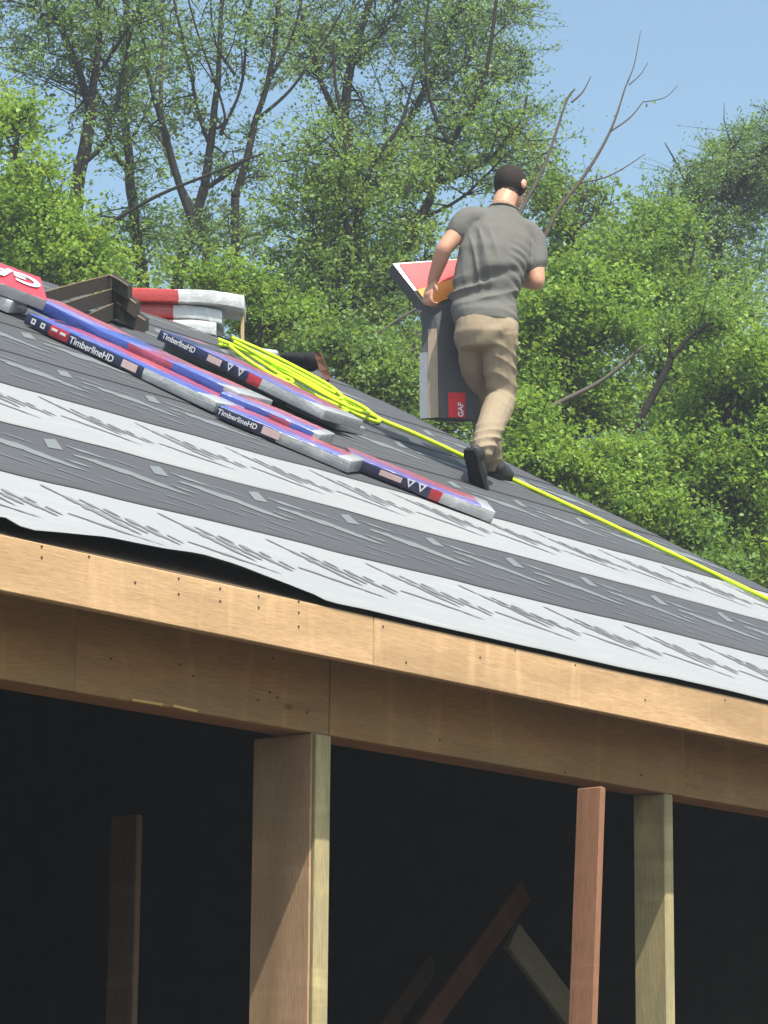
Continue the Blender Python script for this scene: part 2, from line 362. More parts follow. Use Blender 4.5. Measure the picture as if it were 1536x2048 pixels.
# ---- felt courses
NB = [0.0, 0.747, 1.513, 2.274, 3.03, 3.79, 4.55, 5.31, RIDGE_Y-EAVE_Y]
def wob(x, seed, a): return a*(noise.noise(Vector((x*1.1, seed*7.3, 0)))+0.5*noise.noise(Vector((x*3.7, seed*3.1, 5))))
curl_pts = [(0, 1031), (30, 1052), (60, 1062), (110, 1066), (210, 1075), (330, 1098), (400, 1107), (470, 1128), (530, 1152), (580, 1172), (640, 1196)]
def curl(xw):
    """how far the eave edge of the lowest course stands off the deck"""
    p = Vector((xw, EAVE_Y, EAVE_Z)) - C0
    px = W/2 + FPX*p.dot(RGT)/p.dot(FWD); py = H/2 - FPX*p.dot(UPV)/p.dot(FWD)
    if px > 660: return 0.001 + 0.004*max(0, noise.noise(Vector((xw*1.9, 3, 0))))
    if px < 0: return max(0.01, 0.06+0.004*px/20)*0.6
    for (xa, ya), (xb, yb) in zip(curl_pts, curl_pts[1:]):
        if xa <= px <= xb:
            yy = ya+(yb-ya)*(px-xa)/(xb-xa)
            return max(0.004, (py-yy)/FPX*p.dot(FWD)*1.0)
    return 0.004
def surf(n):  # layer lift along roof
    return 0.0
def felt_course(i, white):
    n0, n1 = NB[i], NB[i+1]
    low = n0 - (0.008 if i == 0 else 0.0); top = n1 + (0.04 if i < len(NB)-2 else 0)
    xs = np.linspace(LEFT_X-.12, RAKE_X+.015, 190); K = 14
    V, F = [], []
    for a, x in enumerate(xs):
        for k in range(K+1):
            t = k/K
            lo = low + (wob(x, i, 0.018) if i else 0); n = lo + (top-lo)*t
            xx = x + (0.022*noise.noise(Vector((n*4.3, 1.7, i))) if a == len(xs)-1 else 0)
            lift = 0.002 + 0.0040*(1-t)
            lift += 0.007*max(0, noise.noise(Vector((x*1.3, n*1.7, 3.3)))) + 0.0025*max(0, noise.noise(Vector((x*5.0, n*5, 9))))
            lift += 0.012*max(0, noise.noise(Vector((x*0.8+n*1.9, n*0.5, 13.3))))*math.sin(math.pi*t)
            p = Vector((xx, EAVE_Y+n, roof_z(EAVE_Y+n))) + RN*lift
            if i == 0 and t < 0.4:
                q = (1-t/0.4)**2; h = curl(x)*q
                p += Vector((0, 0.15*h, h))
            V.append(p)
    for a in range(len(xs)-1):
        for k in range(K):
            v = a*(K+1)+k; F.append((v, v+K+1, v+K+2, v+1))
    me = bpy.data.meshes.new('felt_course'); me.from_pydata([tuple(v) for v in V], [], F); smooth(me)
    me.materials.append(M['felt_white'] if white else M['felt_dark']); me.materials.append(M['felt_under'])
    o = obj('felt_course', me, None, bld)
    md = o.modifiers.new('thickness', 'SOLIDIFY'); md.thickness = 0.0018; md.offset = -1; md.material_offset = 1; md.material_offset_rim = (1 if i == 0 else 0)
    # printing: flat ink a hair above the felt; point lookup by bilinear interpolation on the same grid
    def at(x, v):
        fx = (x-xs[0])/(xs[1]-xs[0]); a = min(max(int(fx), 0), len(xs)-3); fx -= a
        kv = min(max(v, 0.0), 0.97)*K; k = min(int(kv), K-1); fk = kv-k
        g_ = lambda A, B: V[A*(K+1)+B]
        return (g_(a, k)*(1-fx)+g_(a+1, k)*fx)*(1-fk)+(g_(a, k+1)*(1-fx)+g_(a+1, k+1)*fx)*fk + RN*0.0025
    return o, at
def sliver(s0, v0, s1, v1, w, rnd, n=7):
    """ragged tapering stroke in (metres along, fraction across)"""
    A, B = [], []
    for k in range(n+1):
        t = k/n; s = s0+(s1-s0)*t; v = v0+(v1-v0)*t; ww = w*(0.25+math.sin(math.pi*min(1, 0.12+t*0.9)))*(0.65+0.7*rnd.random())*0.5
        A.append((s+ww*0.7, v+ww*0.55)); B.append((s-ww*0.7, v-ww*0.55))
    return [(A[k], A[k+1], B[k+1], B[k]) for k in range(n)]
def printing(o, at, white, phase, seed, per=0.553):
    polys = []; k = 0; x = LEFT_X+0.3+phase
    while x < RAKE_X-0.35:
        rnd = random.Random(seed*100+1); rv = random.Random(seed*1000+k)
        S = []
        if white:
            for a in ((0, .86, .02, .74, .018), (.02, .76, .045, .64, .03), (.045, .68, .07, .55, .045), (.06, .58, .09, .44, .04), (.08, .50, .10, .40, .02), (.10, .76, .12, .66, .02), (.12, .66, .145, .54, .04), (.145, .56, .17, .45, .03), (.165, .70, .18, .62, .018),
                      (.20, .62, .22, .52, .028), (.22, .54, .245, .44, .034), (.245, .47, .265, .38, .02), (.27, .58, .28, .52, .018), (-.18, .47, -.08, .42, .02), (-.12, .43, 0, .37, .024), (-.04, .38, .07, .32, .02), (.04, .33, .12, .28, .014), (.30, .50, .315, .42, .022)):
                S += sliver(*a[:4], a[4]*(1.15+0.5*rv.random()), rnd)
        else:
            S.append(((-.085, .65), (.005, .665), (.11, .85), (0.01, .80)))
            for a in ((.10, .77, .27, .68, .045), (.02, .62, .22, .57, .07), (.10, .58, .34, .47, .13), (.22, .50, .42, .38, .07), (.30, .42, .44, .36, .04), (.12, .36, .24, .30, .02), (-.1, .30, .08, .22, .018), (.2, .26, .36, .18, .022), (-.12, .5, -.02, .44, .03), (.3, .72, .42, .66, .02), (.02, .14, .2, .09, .014)):
                S += sliver(*a[:4], a[4]*(0.85+0.3*rv.random()), rnd)
        for q in S: polys.append([at(x+s, v) for s, v in q])
        x += per; k += 1
    poly_mesh('printing', polys, M['print_dark' if white else 'print_light'], o)
for i in range(len(NB)-1):
    wh = i in (0, 2)
    o, at = felt_course(i, wh)
    # phases set from where the printed squares and streaks lie
    ph = {0: 6.66, 1: 7.35, 2: 8.11, 3: 8.89, 4: 12.71, 5: 13.36, 6: 9.1, 7: 9.4}[i]
    printing(o, at, wh, (ph-LEFT_X-0.3) % 0.553, i)
# back slope felt
slope_slab('felt_back_slope', BACK_Y+.02, RIDGE_Y+.002, EAVE_Z+.004, roof_z(RIDGE_Y)+.004, 0.004, M['felt_dark'])

# ================================================================== LOOSE BOARDS
def tagged_board(name, label, cat, p0, p1, side, w, t, m, group=None):
    o = board(name, p0, p1, side, w, t, m, None, 0.004, 0.002); return tag(o, label, cat, group)
Yl = 6.02
tp = at_plane_y(1168, 1568, Yl); btm = at_plane_y(1143, 2048, Yl); d = (btm-tp); btm = tp + d*((tp.z-0.02)/(-d.z))
r = ray(1213, 1567); 
wl = at_plane_y(1213, 1567, Yl)
# its broad face looks left, its narrow edge to the front, like the posts
dep = 0.089
fx = at_plane_y(1213, 1567, Yl).x
tagged_board('leaning_board', 'reddish narrow board standing in front of the header, between the two posts', 'board',
             Vector((fx-(tp.z-.02)*0.10, Yl-0.05, 0.0)), Vector((fx, Yl, tp.z)), Vector((0, 1, 0)), 0.105, 0.03, M['redboard'])
Yi = 7.9
tp = at_plane_y(285, 1630, Yi)
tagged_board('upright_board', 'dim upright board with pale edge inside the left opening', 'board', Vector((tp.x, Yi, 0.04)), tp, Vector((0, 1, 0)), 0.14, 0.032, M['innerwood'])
Yi = 8.0
def inner(pa, pb, w_px, name, label, m, Y):
    a, b_ = at_plane_y(*pa, Y), at_plane_y(*pb, Y); d = b_-a
    if b_.z > 0.1: b_ = a + d*((a.z-0.06)/(-d.z))
    return tagged_board(name, label, 'board', a, b_, Vector((1, 0, 1)) if d.x < 0 else Vector((-1, 0, 1)), w_px, 0.036, m)
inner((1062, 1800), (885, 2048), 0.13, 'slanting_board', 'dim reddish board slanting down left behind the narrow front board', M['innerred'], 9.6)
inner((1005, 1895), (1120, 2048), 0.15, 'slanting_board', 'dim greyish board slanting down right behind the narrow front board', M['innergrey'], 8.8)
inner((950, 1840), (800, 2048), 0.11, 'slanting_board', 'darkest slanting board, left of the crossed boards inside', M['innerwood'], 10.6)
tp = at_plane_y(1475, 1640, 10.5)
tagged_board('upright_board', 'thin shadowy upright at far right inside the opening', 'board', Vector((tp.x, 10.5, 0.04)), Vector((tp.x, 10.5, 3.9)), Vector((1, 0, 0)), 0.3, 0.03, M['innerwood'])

# ================================================================== SHINGLE BUNDLES
def wrap_mat(name, side_stops, top_a, top_b, L, T, rough=0.28, grey_from=0.72, seed=0.0, streak=1.0, top_grey=0.90, gv=0.40):
    m, nt, b = mat(name, (0.1, 0.1, 0.3), rough, 0.5)
    tc = nt.nodes.new('ShaderNodeTexCoord'); sp = nt.nodes.new('ShaderNodeSeparateXYZ'); nt.links.new(tc.outputs['Object'], sp.inputs[0])
    mp = nt.nodes.new('ShaderNodeMapping'); mp.inputs['Scale'].default_value = (1.5, 26, 26); mp.inputs['Location'].default_value = (seed, seed*2, 0); nt.links.new(tc.outputs['Object'], mp.inputs[0])
    st = noise_n(nt, mp.outputs[0], 2.2, 5, 0.6, 0.6)
    fine = noise_n(nt, tc.outputs['Object'], 16, 4, 0.6, 0.8)
    sg = nt.nodes.new('ShaderNodeSeparateXYZ'); nt.links.new(tc.outputs['Generated'], sg.inputs[0]); xn = sg.outputs[0]
    xj = math_n(nt, 'ADD', xn, math_n(nt, 'MULTIPLY', math_n(nt, 'SUBTRACT', fine, 0.5), 0.03))
    side = ramp(nt, xj, side_stops, 'CONSTANT')
    top = mix(nt, ramp(nt, math_n(nt, 'ADD', math_n(nt, 'MULTIPLY', sp.outputs[1], 2.0), math_n(nt, 'MULTIPLY', math_n(nt, 'SUBTRACT', st, .5), 1.5)), [(0.22, (0, 0, 0)), (0.42, (1, 1, 1))]), top_a, top_b)
    top = mix(nt, math_n(nt, 'MULTIPLY', ramp(nt, st, [(0.58, (0, 0, 0)), (0.66, (1, 1, 1))]), streak), top, (0.56, 0.46, 0.52))
    gr = math_n(nt, 'GREATER_THAN', xj, grey_from)
    greyc = ramp(nt, fine, [(0.3, (gv*.8, gv*.82, gv*.84)), (0.6, (gv, gv*1.02, gv*1.04)), (0.72, (gv*1.35, gv*1.36, gv*1.38))])
    top = mix(nt, math_n(nt, 'GREATER_THAN', xj, top_grey), top, greyc); side = mix(nt, gr, side, greyc)
    istop = math_n(nt, 'GREATER_THAN', sg.outputs[2], 0.88)
    nt.links.new(mix(nt, istop, side, top), b.inputs['Base Color'])
    b.inputs['Coat Weight'].default_value = 0.45; b.inputs['Coat Roughness'].default_value = 0.15
    bump(nt, b, math_n(nt, 'ADD', fine, math_n(nt, 'MULTIPLY', st, 0.6)), 0.4, 0.012)
    return m
NV = (0.016, 0.020, 0.062); RD = (0.42, 0.025, 0.035); BL = (0.05, 0.085, 0.36)
M['wrapA'] = wrap_mat('wrap_navy_red', [(0, NV), (.13, RD), (.23, NV), (.62, NV)], BL, (0.50, 0.06, 0.075), 1.0, 0.085, grey_from=0.63, seed=1)
M['wrapB'] = wrap_mat('wrap_navy_blue', [(0, NV), (.28, (0.07, 0.02, 0.05)), (.31, NV), (.7, NV)], BL, (0.50, 0.07, 0.09), 1.0, 0.085, grey_from=0.46, seed=3)
M['wrapC'] = wrap_mat('wrap_navy_end', [(0, NV), (.52, NV), (.55, RD), (.7, RD)], (0.10, 0.10, 0.33), (0.42, 0.08, 0.12), 1.0, 0.085, grey_from=0.63, seed=5)
M['wrapH'] = wrap_mat('wrap_blue_red_top', [(0, BL), (.5, (0.3, 0.05, 0.1)), (.7, BL), (.9, BL)], (0.09, 0.13, 0.45), (0.52, 0.09, 0.12), 1.0, 0.085, grey_from=0.93, seed=6)
M['wrapD'] = wrap_mat('wrap_red_pack', [(0, (0.5, 0.5, 0.51)), (1, (0.45, 0.45, 0.46))], (0.56, 0.035, 0.05), (0.56, 0.035, 0.05), 1.0, 0.06, grey_from=2.0, seed=8, streak=0.0, top_grey=2)
M['wrapE'] = wrap_mat('wrap_red_white', [(0, (0.40, 0.03, 0.025)), (.42, (0.62, 0.62, 0.63))], (0.5, 0.035, 0.03), (0.46, 0.03, 0.03), 1.0, 0.09, grey_from=0.42, seed=9, top_grey=.42, gv=.55)
M['wrapF'] = wrap_mat('wrap_grey', [(0, (0.13, 0.135, 0.14)), (1, (0.13, 0.135, 0.14))], (0.2, 0.2, 0.21), (0.16, 0.16, 0.17), 1.0, 0.085, rough=0.6, grey_from=.72, seed=11)
M['wrapG'] = wrap_mat('wrap_plain_white', [(0, (0.6, 0.6, 0.61)), (1, (0.6, 0.6, 0.61))], (0.6, 0.6, 0.6), (0.6, 0.6, 0.6), 1.0, 0.085, grey_from=2, seed=12, streak=0.0, top_grey=2)

def bundle_mesh(L, Wd, T, droop=0.0, seed=0, amp=0.004):
    b = box_bm(L, Wd, T, 0.0045, 2, 46)
    for v in b.verts:
        c = v.co.copy(); s = seed*5.1
        v.co.y += amp*1.4*noise.noise(Vector((c.x*7, c.z*9+s, c.y*4))) * (1 if c.y < Wd/2 else 1)
        v.co.z += amp*noise.noise(Vector((c.x*6+s, c.y*8, c.z))) * (c.z/T) + amp*0.8*math.sin(c.x*5+s)*(c.z/T)
        v.co.y += 0.0022*noise.noise(Vector((c.x*38, c.z*30+s, 2))); v.co.z += 0.0022*noise.noise(Vector((c.x*34, c.y*20+s, 7)))*(c.z/T)
        if droop:
            q = max(0, c.x/L-0.55)/0.45; v.co.z -= droop*q*q
    me = bpy.data.meshes.new('wrapped_stack'); b.to_mesh(me); b.free(); smooth(me)
    try: me.set_sharp_from_angle(angle=RAD(50))
    except Exception: pass
    return me
LET = {}
def lettering(s, size, m, parent, mw, bold=0.0006, name='lettering'):
    key = (s, size, bold)
    if key not in LET: LET[key] = text_mesh(s, size, bold)
    me = LET[key].copy(); me.materials.clear(); me.materials.append(m)
    return obj(name, me, m, parent, mw)
def bundle(label, near0, near1, m, Wd=0.33, T=0.058, lift=0.0, tilt=0.0, deco=(), group='wrapped shingle bundles on the roof', seed=0, droop=0.0, name='shingle_bundle', normal=None, L=None):
    """near0 -> near1: the bundle's near lower edge, on the surface it lies on"""
    d = (near1-near0); L = L or d.length; d = d.normalized(); nrm = normal or RN
    w = nrm.cross(d).normalized()
    if w.dot(FH) < 0: w = -w
    n = d.cross(w)
    if n.dot(nrm) < 0: n = -n
    w, n = w*math.cos(tilt)+n*math.sin(tilt), n*math.cos(tilt)-w*math.sin(tilt)
    o0 = near0 + n*lift
    e = empty(name, o0, label, 'shingle bundle', group)
    F = frame(o0, d, w, n)
    hand = d.cross(w).dot(n)
    k = obj('wrapped_stack', bundle_mesh(L, Wd, T, droop, seed), m, e, F @ Matrix.Diagonal((1, 1, 1, 1)))
    sc = L/1.0
    for it in deco:
        kind = it[0]
        if kind == 'text':
            _, s, x, z, size = it
            lettering(s, size, M['white_ink'], e, F @ Matrix.Translation((x*L, -0.0075, z)) @ Matrix.Rotation(RAD(90), 4, 'X'))
        elif kind == 'label':
            _, x, z, w_, h_, mm = it
            obj('label_patch', box_bm(w_, 0.002, h_, 0.0005), M[mm], e, F @ Matrix.Translation((x*L, -0.0075, z)))
        elif kind == 'tri':
            _, x, z, s = it
            b = bmesh.new()
            vs_ = [b.verts.new(q) for q in ((-s, 0, s*.9), (s, 0, s*.9), (0, 0, -s), (-s*.45, 0, s*.55), (s*.45, 0, s*.55), (0, 0, -s*.4))]
            for f in ((0, 3, 4, 1), (1, 4, 5, 2), (2, 5, 3, 0)): b.faces.new([vs_[q] for q in f])
            obj('triangle_mark', b, M['white_ink'], e, F @ Matrix.Translation((x*L, -0.009, z)))
        elif kind == 'square':
            _, x, z, s = it
            pts = [(-s, 0, -s), (s, 0, -s), (s, 0, s), (-s, 0, s)]; q = .45*s
            b = bmesh.new(); O = [b.verts.new(p_) for p_ in pts]; I = [b.verts.new((x_*q/s, 0, z_*q/s)) for x_, _, z_ in pts]
            for j in range(4): b.faces.new((O[j], O[(j+1) % 4], I[(j+1) % 4], I[j]))
            obj('square_mark', b, M['white_ink'], e, F @ Matrix.Translation((x*L, -0.009, z)))
        elif kind == 'toptext':
            _, s, x, y, size, rot = it
            lettering(s, size, M['white_ink'], e, F @ Matrix.Translation((x*L, y, T+0.008)) @ Matrix.Rotation(RAD(rot), 4, 'Z'), 0.006)
    return e
b1 = bundle('navy wrapped bundle nearest the left frame edge, with white lettering and two square marks', on_roof(44, 652), on_roof(424, 831), M['wrapA'], lift=0.014, seed=1,
       deco=(('square', .05, .030, .013), ('square', .10, .030, .013), ('label', .145, .03, .035, .012, 'white_ink'), ('label', .19, .028, .035, .012, 'white_ink'), ('text', 'TimberlineHD', .245, .012, .046), ('label', .52, .014, .09, .036, 'pink_label')))
b2 = bundle('navy wrapped bundle in the middle of the near row, grey wrapped end lower right', on_roof(426, 838), on_roof(692, 952), M['wrapB'], lift=0.014, seed=2,
       deco=(('text', 'TimberlineHD', .012, .019, .034), ('label', .345, .014, .09, .036, 'pink_label')))
b3 = bundle('lowest navy wrapped bundle of the near row with two white triangle marks', on_roof(694, 940), on_roof(980, 1052), M['wrapC'], lift=0.014, seed=3,
       deco=(('label', .20, .02, .11, .026, 'pink_label'), ('tri', .41, .036, .022), ('tri', .49, .036, .022)))
# second row right behind the first
def behind(pa, pb, off, s0_, s1_):
    a, b_ = on_roof(*pa), on_roof(*pb); d_ = (b_-a).normalized(); w_ = RN.cross(d_).normalized(); w_ = w_ if w_.dot(FH) > 0 else -w_
    return a+w_*off+d_*s0_, b_+w_*off+d_*s1_
p0, p1 = behind((44, 652), (424, 831), .37, -.32, -.12)
b4 = bundle('blue and red topped bundle lying behind the near row, upper one of two', p0, p1, M['wrapH'], lift=0.05, seed=4)
p0, p1 = behind((426, 838), (692, 952), .37, -.10, -.25)
b5 = bundle('blue and red topped bundle lying behind the near row, lower one of two', p0, p1, M['wrapH'], lift=0.035, seed=5)
b6 = bundle('grey unprinted bundle underneath the lettered bundle of the upper row', on_roof(322, 705), on_roof(668, 864), M['wrapF'], T=.045, lift=0.014, seed=6)
b7 = bundle('navy lettered bundle on top of the upper row, beside the lime rope', on_roof(304, 700), on_roof(634, 862), M['wrapC'], lift=0.062, seed=7,
       deco=(('text', 'TimberlineHD', .03, .02, .042), ('label', .31, .016, .10, .034, 'pink_label'), ('tri', .445, .036, .022), ('tri', .51, .036, .022)))
# red pack at the left frame edge, with a white one under it
b8 = bundle('white wrapped bundle under the red pack at the left frame edge', on_roof(-370, 470), on_roof(14, 632), M['wrapG'], T=.06, lift=0.014, seed=8)
b9 = bundle('bright red topped pack with white lettering at the left frame edge', on_roof(-296, 516), on_roof(72, 652), M['wrapD'], T=0.06, lift=0.085, tilt=RAD(11), seed=9, deco=(('toptext', 'GAF', .98, .24, .2, 180),))

# dark brown bundles sagging over one another in a pile just below the ridge
dep_ = lambda x, y: (on_roof(x, y)-C0).dot(FH)
INTO = Vector((FH.x, FH.y, SLOPE*FH.y)).normalized()
def folded_bundle(label, Lp, Ap, Rp, T=0.07):
    dL, dA, dR = dep_(Lp[0], min(640, Lp[1]+30)), dep_(228, 652), dep_(Rp[0], 668)
    e = empty('folded_bundle', at_depth(Ap[0], Ap[1]+24, dA), label, 'shingle bundle', 'brown bundles piled below the ridge')
    keys = [(Lp, dL), ((Lp[0]*.5+Ap[0]*.5, Lp[1]*.5+Ap[1]*.5-1), dL*.5+dA*.5), ((Ap[0]-5, Ap[1]+1), dA+.01), (Ap, dA), ((Ap[0]+5, Ap[1]+3), dA), ((Rp[0]*.5+Ap[0]*.5, Rp[1]*.5+Ap[1]*.5-1), dA*.5+dR*.5), (Rp, dR)]
    top = [at_depth(p_[0], p_[1], d_) for p_, d_ in keys]
    def strip(z0, z1, v0, v1, m, name):
        b = bmesh.new(); rows = []
        for p_ in top:
            rows.append([b.verts.new(p_+Z_*z0+INTO*v0), b.verts.new(p_+Z_*z1+INTO*v0), b.verts.new(p_+Z_*z1+INTO*v1), b.verts.new(p_+Z_*z0+INTO*v1)])
        for r0, r1 in zip(rows, rows[1:]):
            for k in range(4): b.faces.new((r0[k], r0[(k+1) % 4], r1[(k+1) % 4], r1[k]))
        b.faces.new(rows[0]); b.faces.new(rows[-1][::-1]); bmesh.ops.recalc_face_normals(b, faces=b.faces[:])
        return obj(name, b, m, e)
    strip(-T, -.0055, 0, .28, M['shingle_brown'], 'folded_stack')
    strip(-.005, .001, -.004, .016, M['tan_edge'], 'edge_band')
    return e
Z_ = Vector((0, 0, 1))
for nm, a, b_, c, t_ in (('lowest', (150, 640), (234, 604), (290, 640), .095), ('middle', (114, 610), (229, 576), (272, 606), .085), ('uppermost', (88, 583), (220, 549), (256, 571), .08)):
    folded_bundle(f'{nm} dark brown bundle in the sagging pile beside the red and white stack', a, b_, c, t_)

# red and white bundles stacked level by the ridge, ends sticking out
lv = R0.copy(); DR = 17.55
def level_bundle(label, xa, xb, yb, T, m, seed, droop, dd=0.0, Wd=0.3):
    a = at_depth(xa, yb, DR+dd); b_ = at_depth(xb, yb+2, DR+dd); b_.z = a.z - 0.01
    return bundle(label, a, b_, m, Wd, T, 0.0, seed=seed, droop=droop, normal=Vector((0, 0, 1)), group='red and white bundles stacked at the ridge', amp=None) if False else \
           bundle(label, a, b_, m, Wd, T, 0.0, seed=seed, droop=droop, normal=Vector((0, 0, 1)), group='red and white bundles stacked at the ridge')
level_bundle('lowest grey bundle of the red and white stack', 290, 440, 690, .075, M['wrapE'], 21, 0.02, 0.03)
level_bundle('third bundle down of the red and white stack', 282, 432, 661, .075, M['wrapE'], 22, 0.015, 0.0)
level_bundle('second bundle down of the red and white stack', 276, 444, 632, .08, M['wrapE'], 23, 0.035, 0.02)
level_bundle('topmost red and white bundle of the stack, its white end drooping', 262, 488, 602, .085, M['wrapE'], 24, 0.035, -0.02)
s0 = at_depth(481, 696, DR+.1); s1 = at_depth(481, 606, DR+.1)
s0.z = roof_z(s0.y) if s0.y < RIDGE_Y else roof_z(RIDGE_Y)-SLOPE*(s0.y-RIDGE_Y)
tag(board('prop_stick', s0, s1, R0, 0.022, 0.02, M['stake'], None, 0.002), 'thin pale stick propping the topmost red and white bundle', 'stick')

# ================================================================== ROPE
rope = empty('safety_rope', on_roof(760, 850), 'lime green rope coiled by the upper bundles and running down the roof', 'rope')
def rp(pts, name, r=0.0105, lift=0.02):
    P = [on_roof(x, y, lift + 0.004*random.random()) for x, y in pts]
    return tube_obj(name, catmull(P, 6), r, M['rope'], rope, 8)
rp([(650, 790), (700, 815), (760, 846), (830, 876), (920, 917), (1000, 955), (1150, 1025), (1300, 1096), (1450, 1166), (1600, 1238)], 'rope_line', 0.0125)
for k, L_ in enumerate((
        [(436, 697), (480, 706), (537, 731), (620, 772), (700, 812), (745, 838), (757, 850), (742, 852), (690, 830), (620, 796), (560, 762), (535, 742)],
        [(520, 728), (560, 746), (620, 778), (668, 808), (692, 829), (684, 836), (650, 824), (600, 796), (560, 770), (530, 744)],
        [(432, 694), (470, 712), (520, 742), (556, 766), (578, 777), (566, 781), (530, 762), (490, 736), (452, 710)],
        [(500, 722), (570, 756), (650, 800), (706, 826), (728, 842), (716, 846), (660, 822), (600, 788), (540, 752), (505, 730)],
        [(455, 700), (520, 726), (590, 764), (648, 796), (676, 818), (664, 820), (610, 792), (548, 758), (490, 724), (462, 708)])):
    rp([(x+random.uniform(-2, 2), y-2+random.uniform(-1.5, 1.5)) for x, y in L_], 'rope_coil', 0.0115, 0.02+0.012*k)

# ================================================================== TOOL POUCH AND CAN AT THE RIDGE CORNER
tb0 = on_roof(560, 722); 
pouch = empty('tool_pouch', tb0, 'black cloth pouch with brown leather flap lying at the roof corner', 'pouch')
Dp = (on_roof(600, 748)-C0).dot(FH)
def blob(name, pts, m, parent, vox=0.012, it=6):
    """closed soft form through ellipsoids (px, py, ddepth, rx, ry, rz)"""
    b = bmesh.new()
    for (c, rr) in pts:
        mm = Matrix.Translation(c) @ Matrix(((R0.x, FH.x, 0, 0), (R0.y, FH.y, 0, 0), (0, 0, 1, 0), (0, 0, 0, 1))) @ Matrix.Diagonal((*rr, 1))
        bmesh.ops.create_icosphere(b, subdivisions=3, radius=1, matrix=mm)
    me = bpy.data.meshes.new(name); b.to_mesh(me); b.free(); return remesh(name, me, m, parent, vox, it)
def remesh(name, me, m, parent, vox, it, fn=None):
    t = bpy.data.objects.new('tmp', me); COL.objects.link(t)
    md = t.modifiers.new('r', 'REMESH'); md.mode = 'VOXEL'; md.voxel_size = vox
    if it: sm = t.modifiers.new('s', 'SMOOTH'); sm.iterations = it; sm.factor = 0.5
    dg = bpy.context.evaluated_depsgraph_get(); dg.update()
    out = bpy.data.meshes.new_from_object(t.evaluated_get(dg)); bpy.data.objects.remove(t); bpy.data.meshes.remove(me)
    out.name = name
    if fn: fn(out)
    smooth(out); out.materials.clear(); out.materials.append(m); return obj(name, out, m, parent)
Q = lambda x, y, dd: at_depth(x, y, Dp+dd)
blob('pouch_body', [(Q(578, 718, .08), (.065, .09, .036)), (Q(600, 722, .06), (.075, .1, .05)), (Q(622, 724, .02), (.055, .1, .058))], M['cloth_black'], pouch)
fl = poly_mesh('leather_flap', [[Q(628, 704, -.03), Q(640, 704, -.08), Q(646, 716, -.09), Q(634, 722, -.07)], [Q(634, 722, -.07), Q(646, 716, -.09), Q(656, 738, -.09), Q(640, 744, -.08)], [Q(640, 744, -.08), Q(656, 738, -.09), Q(664, 756, -.08), Q(652, 760, -.08)]], M['leather'], pouch)
fmd = fl.modifiers.new('t', 'SOLIDIFY'); fmd.thickness = 0.008; fmd.offset = 0
fl2 = tube_obj('buckle_strap', [Q(644, 756, -.07), Q(642, 762, -.07), Q(648, 768, -.07), Q(658, 760, -.07)], [.007]*4, M['cloth_black'], pouch, 8)
can = empty('paint_can', Q(531, 712, .12), 'small pale grey can lying beside the black pouch', 'can')
ca, cb = Q(515, 704, .06), Q(553, 709, .0)
tube_obj('can_body', [ca, ca.lerp(cb, .06), ca.lerp(cb, .5), ca.lerp(cb, .94), cb], [.023, .026, .026, .026, .023], M['grey_metal'], can, 20)
tube_obj('can_lid', [ca-(cb-ca).normalized()*.006, ca-(cb-ca).normalized()*.001], [.022, .023], M['cloth_black'], can, 20)

# ================================================================== THE ROOFER
toe_r = on_roof(952, 974); DM = (toe_r-C0).dot(FH)
heel_l = on_roof(984, 957)
man = empty('person', toe_r, 'person in grey T-shirt and khaki trousers walking up the roof, seen from behind', 'person')
m_ = lambda x, y, dd: at_depth(x, y, DM+dd)
def loft(b, secs, n=20):
    """secs: (centre, lateral half-axis vector, depth half-axis vector); closed tube of ellipses with rounded caps"""
    rings = []
    for c, a, d in secs: rings.append([b.verts.new(c + a*math.cos(2*math.pi*k/n) + d*math.sin(2*math.pi*k/n)) for k in range(n)])
    for r0, r1 in zip(rings, rings[1:]):
        for k in range(n): b.faces.new((r0[k], r0[(k+1) % n], r1[(k+1) % n], r1[k]))
    b.faces.new(rings[0][::-1]); b.faces.new(rings[-1])
def limb(b, pts, radii, n=14, squash=1.0, extra=True):
    P = catmull(pts, 5); R = []
    for i in range(len(pts)-1):
        for k in range(5): R.append(radii[i]+(radii[i+1]-radii[i])*k/5)
    R.append(radii[-1])
    V, F = tube_verts(P, R, n); vs_ = [b.verts.new(v) for v in V]
    for f in F: b.faces.new([vs_[k] for k in f])
    for c, r_ in ((P[0], R[0]), (P[-1], R[-1])): bmesh.ops.create_icosphere(b, subdivisions=2, radius=r_*.98, matrix=Matrix.Translation(c))
def ell(b, c, x, y, z, sub=3):
    mm = Matrix(((x.x, y.x, z.x, c.x), (x.y, y.y, z.y, c.y), (x.z, y.z, z.z, c.z), (0, 0, 0, 1))); bmesh.ops.create_icosphere(b, subdivisions=sub, radius=1, matrix=mm)
Z = Vector((0, 0, 1))
LAT = (R0*0.95 + FH*0.28 - Z*0.16).normalized(); LATP = (R0*0.97 + FH*0.2).normalized()
DEP = LAT.cross(Z).normalized(); DEP = DEP if DEP.dot(FH) > 0 else -DEP
DEPP = LATP.cross(Z).normalized(); DEPP = DEPP if DEPP.dot(FH) > 0 else -DEPP
PEL = m_(972, 655, .22); LUM = m_(971, 592, .24); CHE = m_(988, 512, .30); UPC = m_(1002, 452, .36); NEK = m_(1006, 414, .40); HED = m_(1021, 371, .47)
LSH, LEL, LWR = m_(937, 440, .30), m_(888, 498, .24), m_(864, 566, .34)
RSH, REL, RWR = m_(1066, 484, .42), m_(1073, 563, .36), m_(1030, 560, .62)
LHP, LKN, LAN = m_(942, 668, .26), m_(962, 800, .55), heel_l + Z*0.09 + FH*0.02
RHP, RKN, RAN = m_(1001, 668, .20), m_(1004, 795, .32), m_(962, 902, -.03)
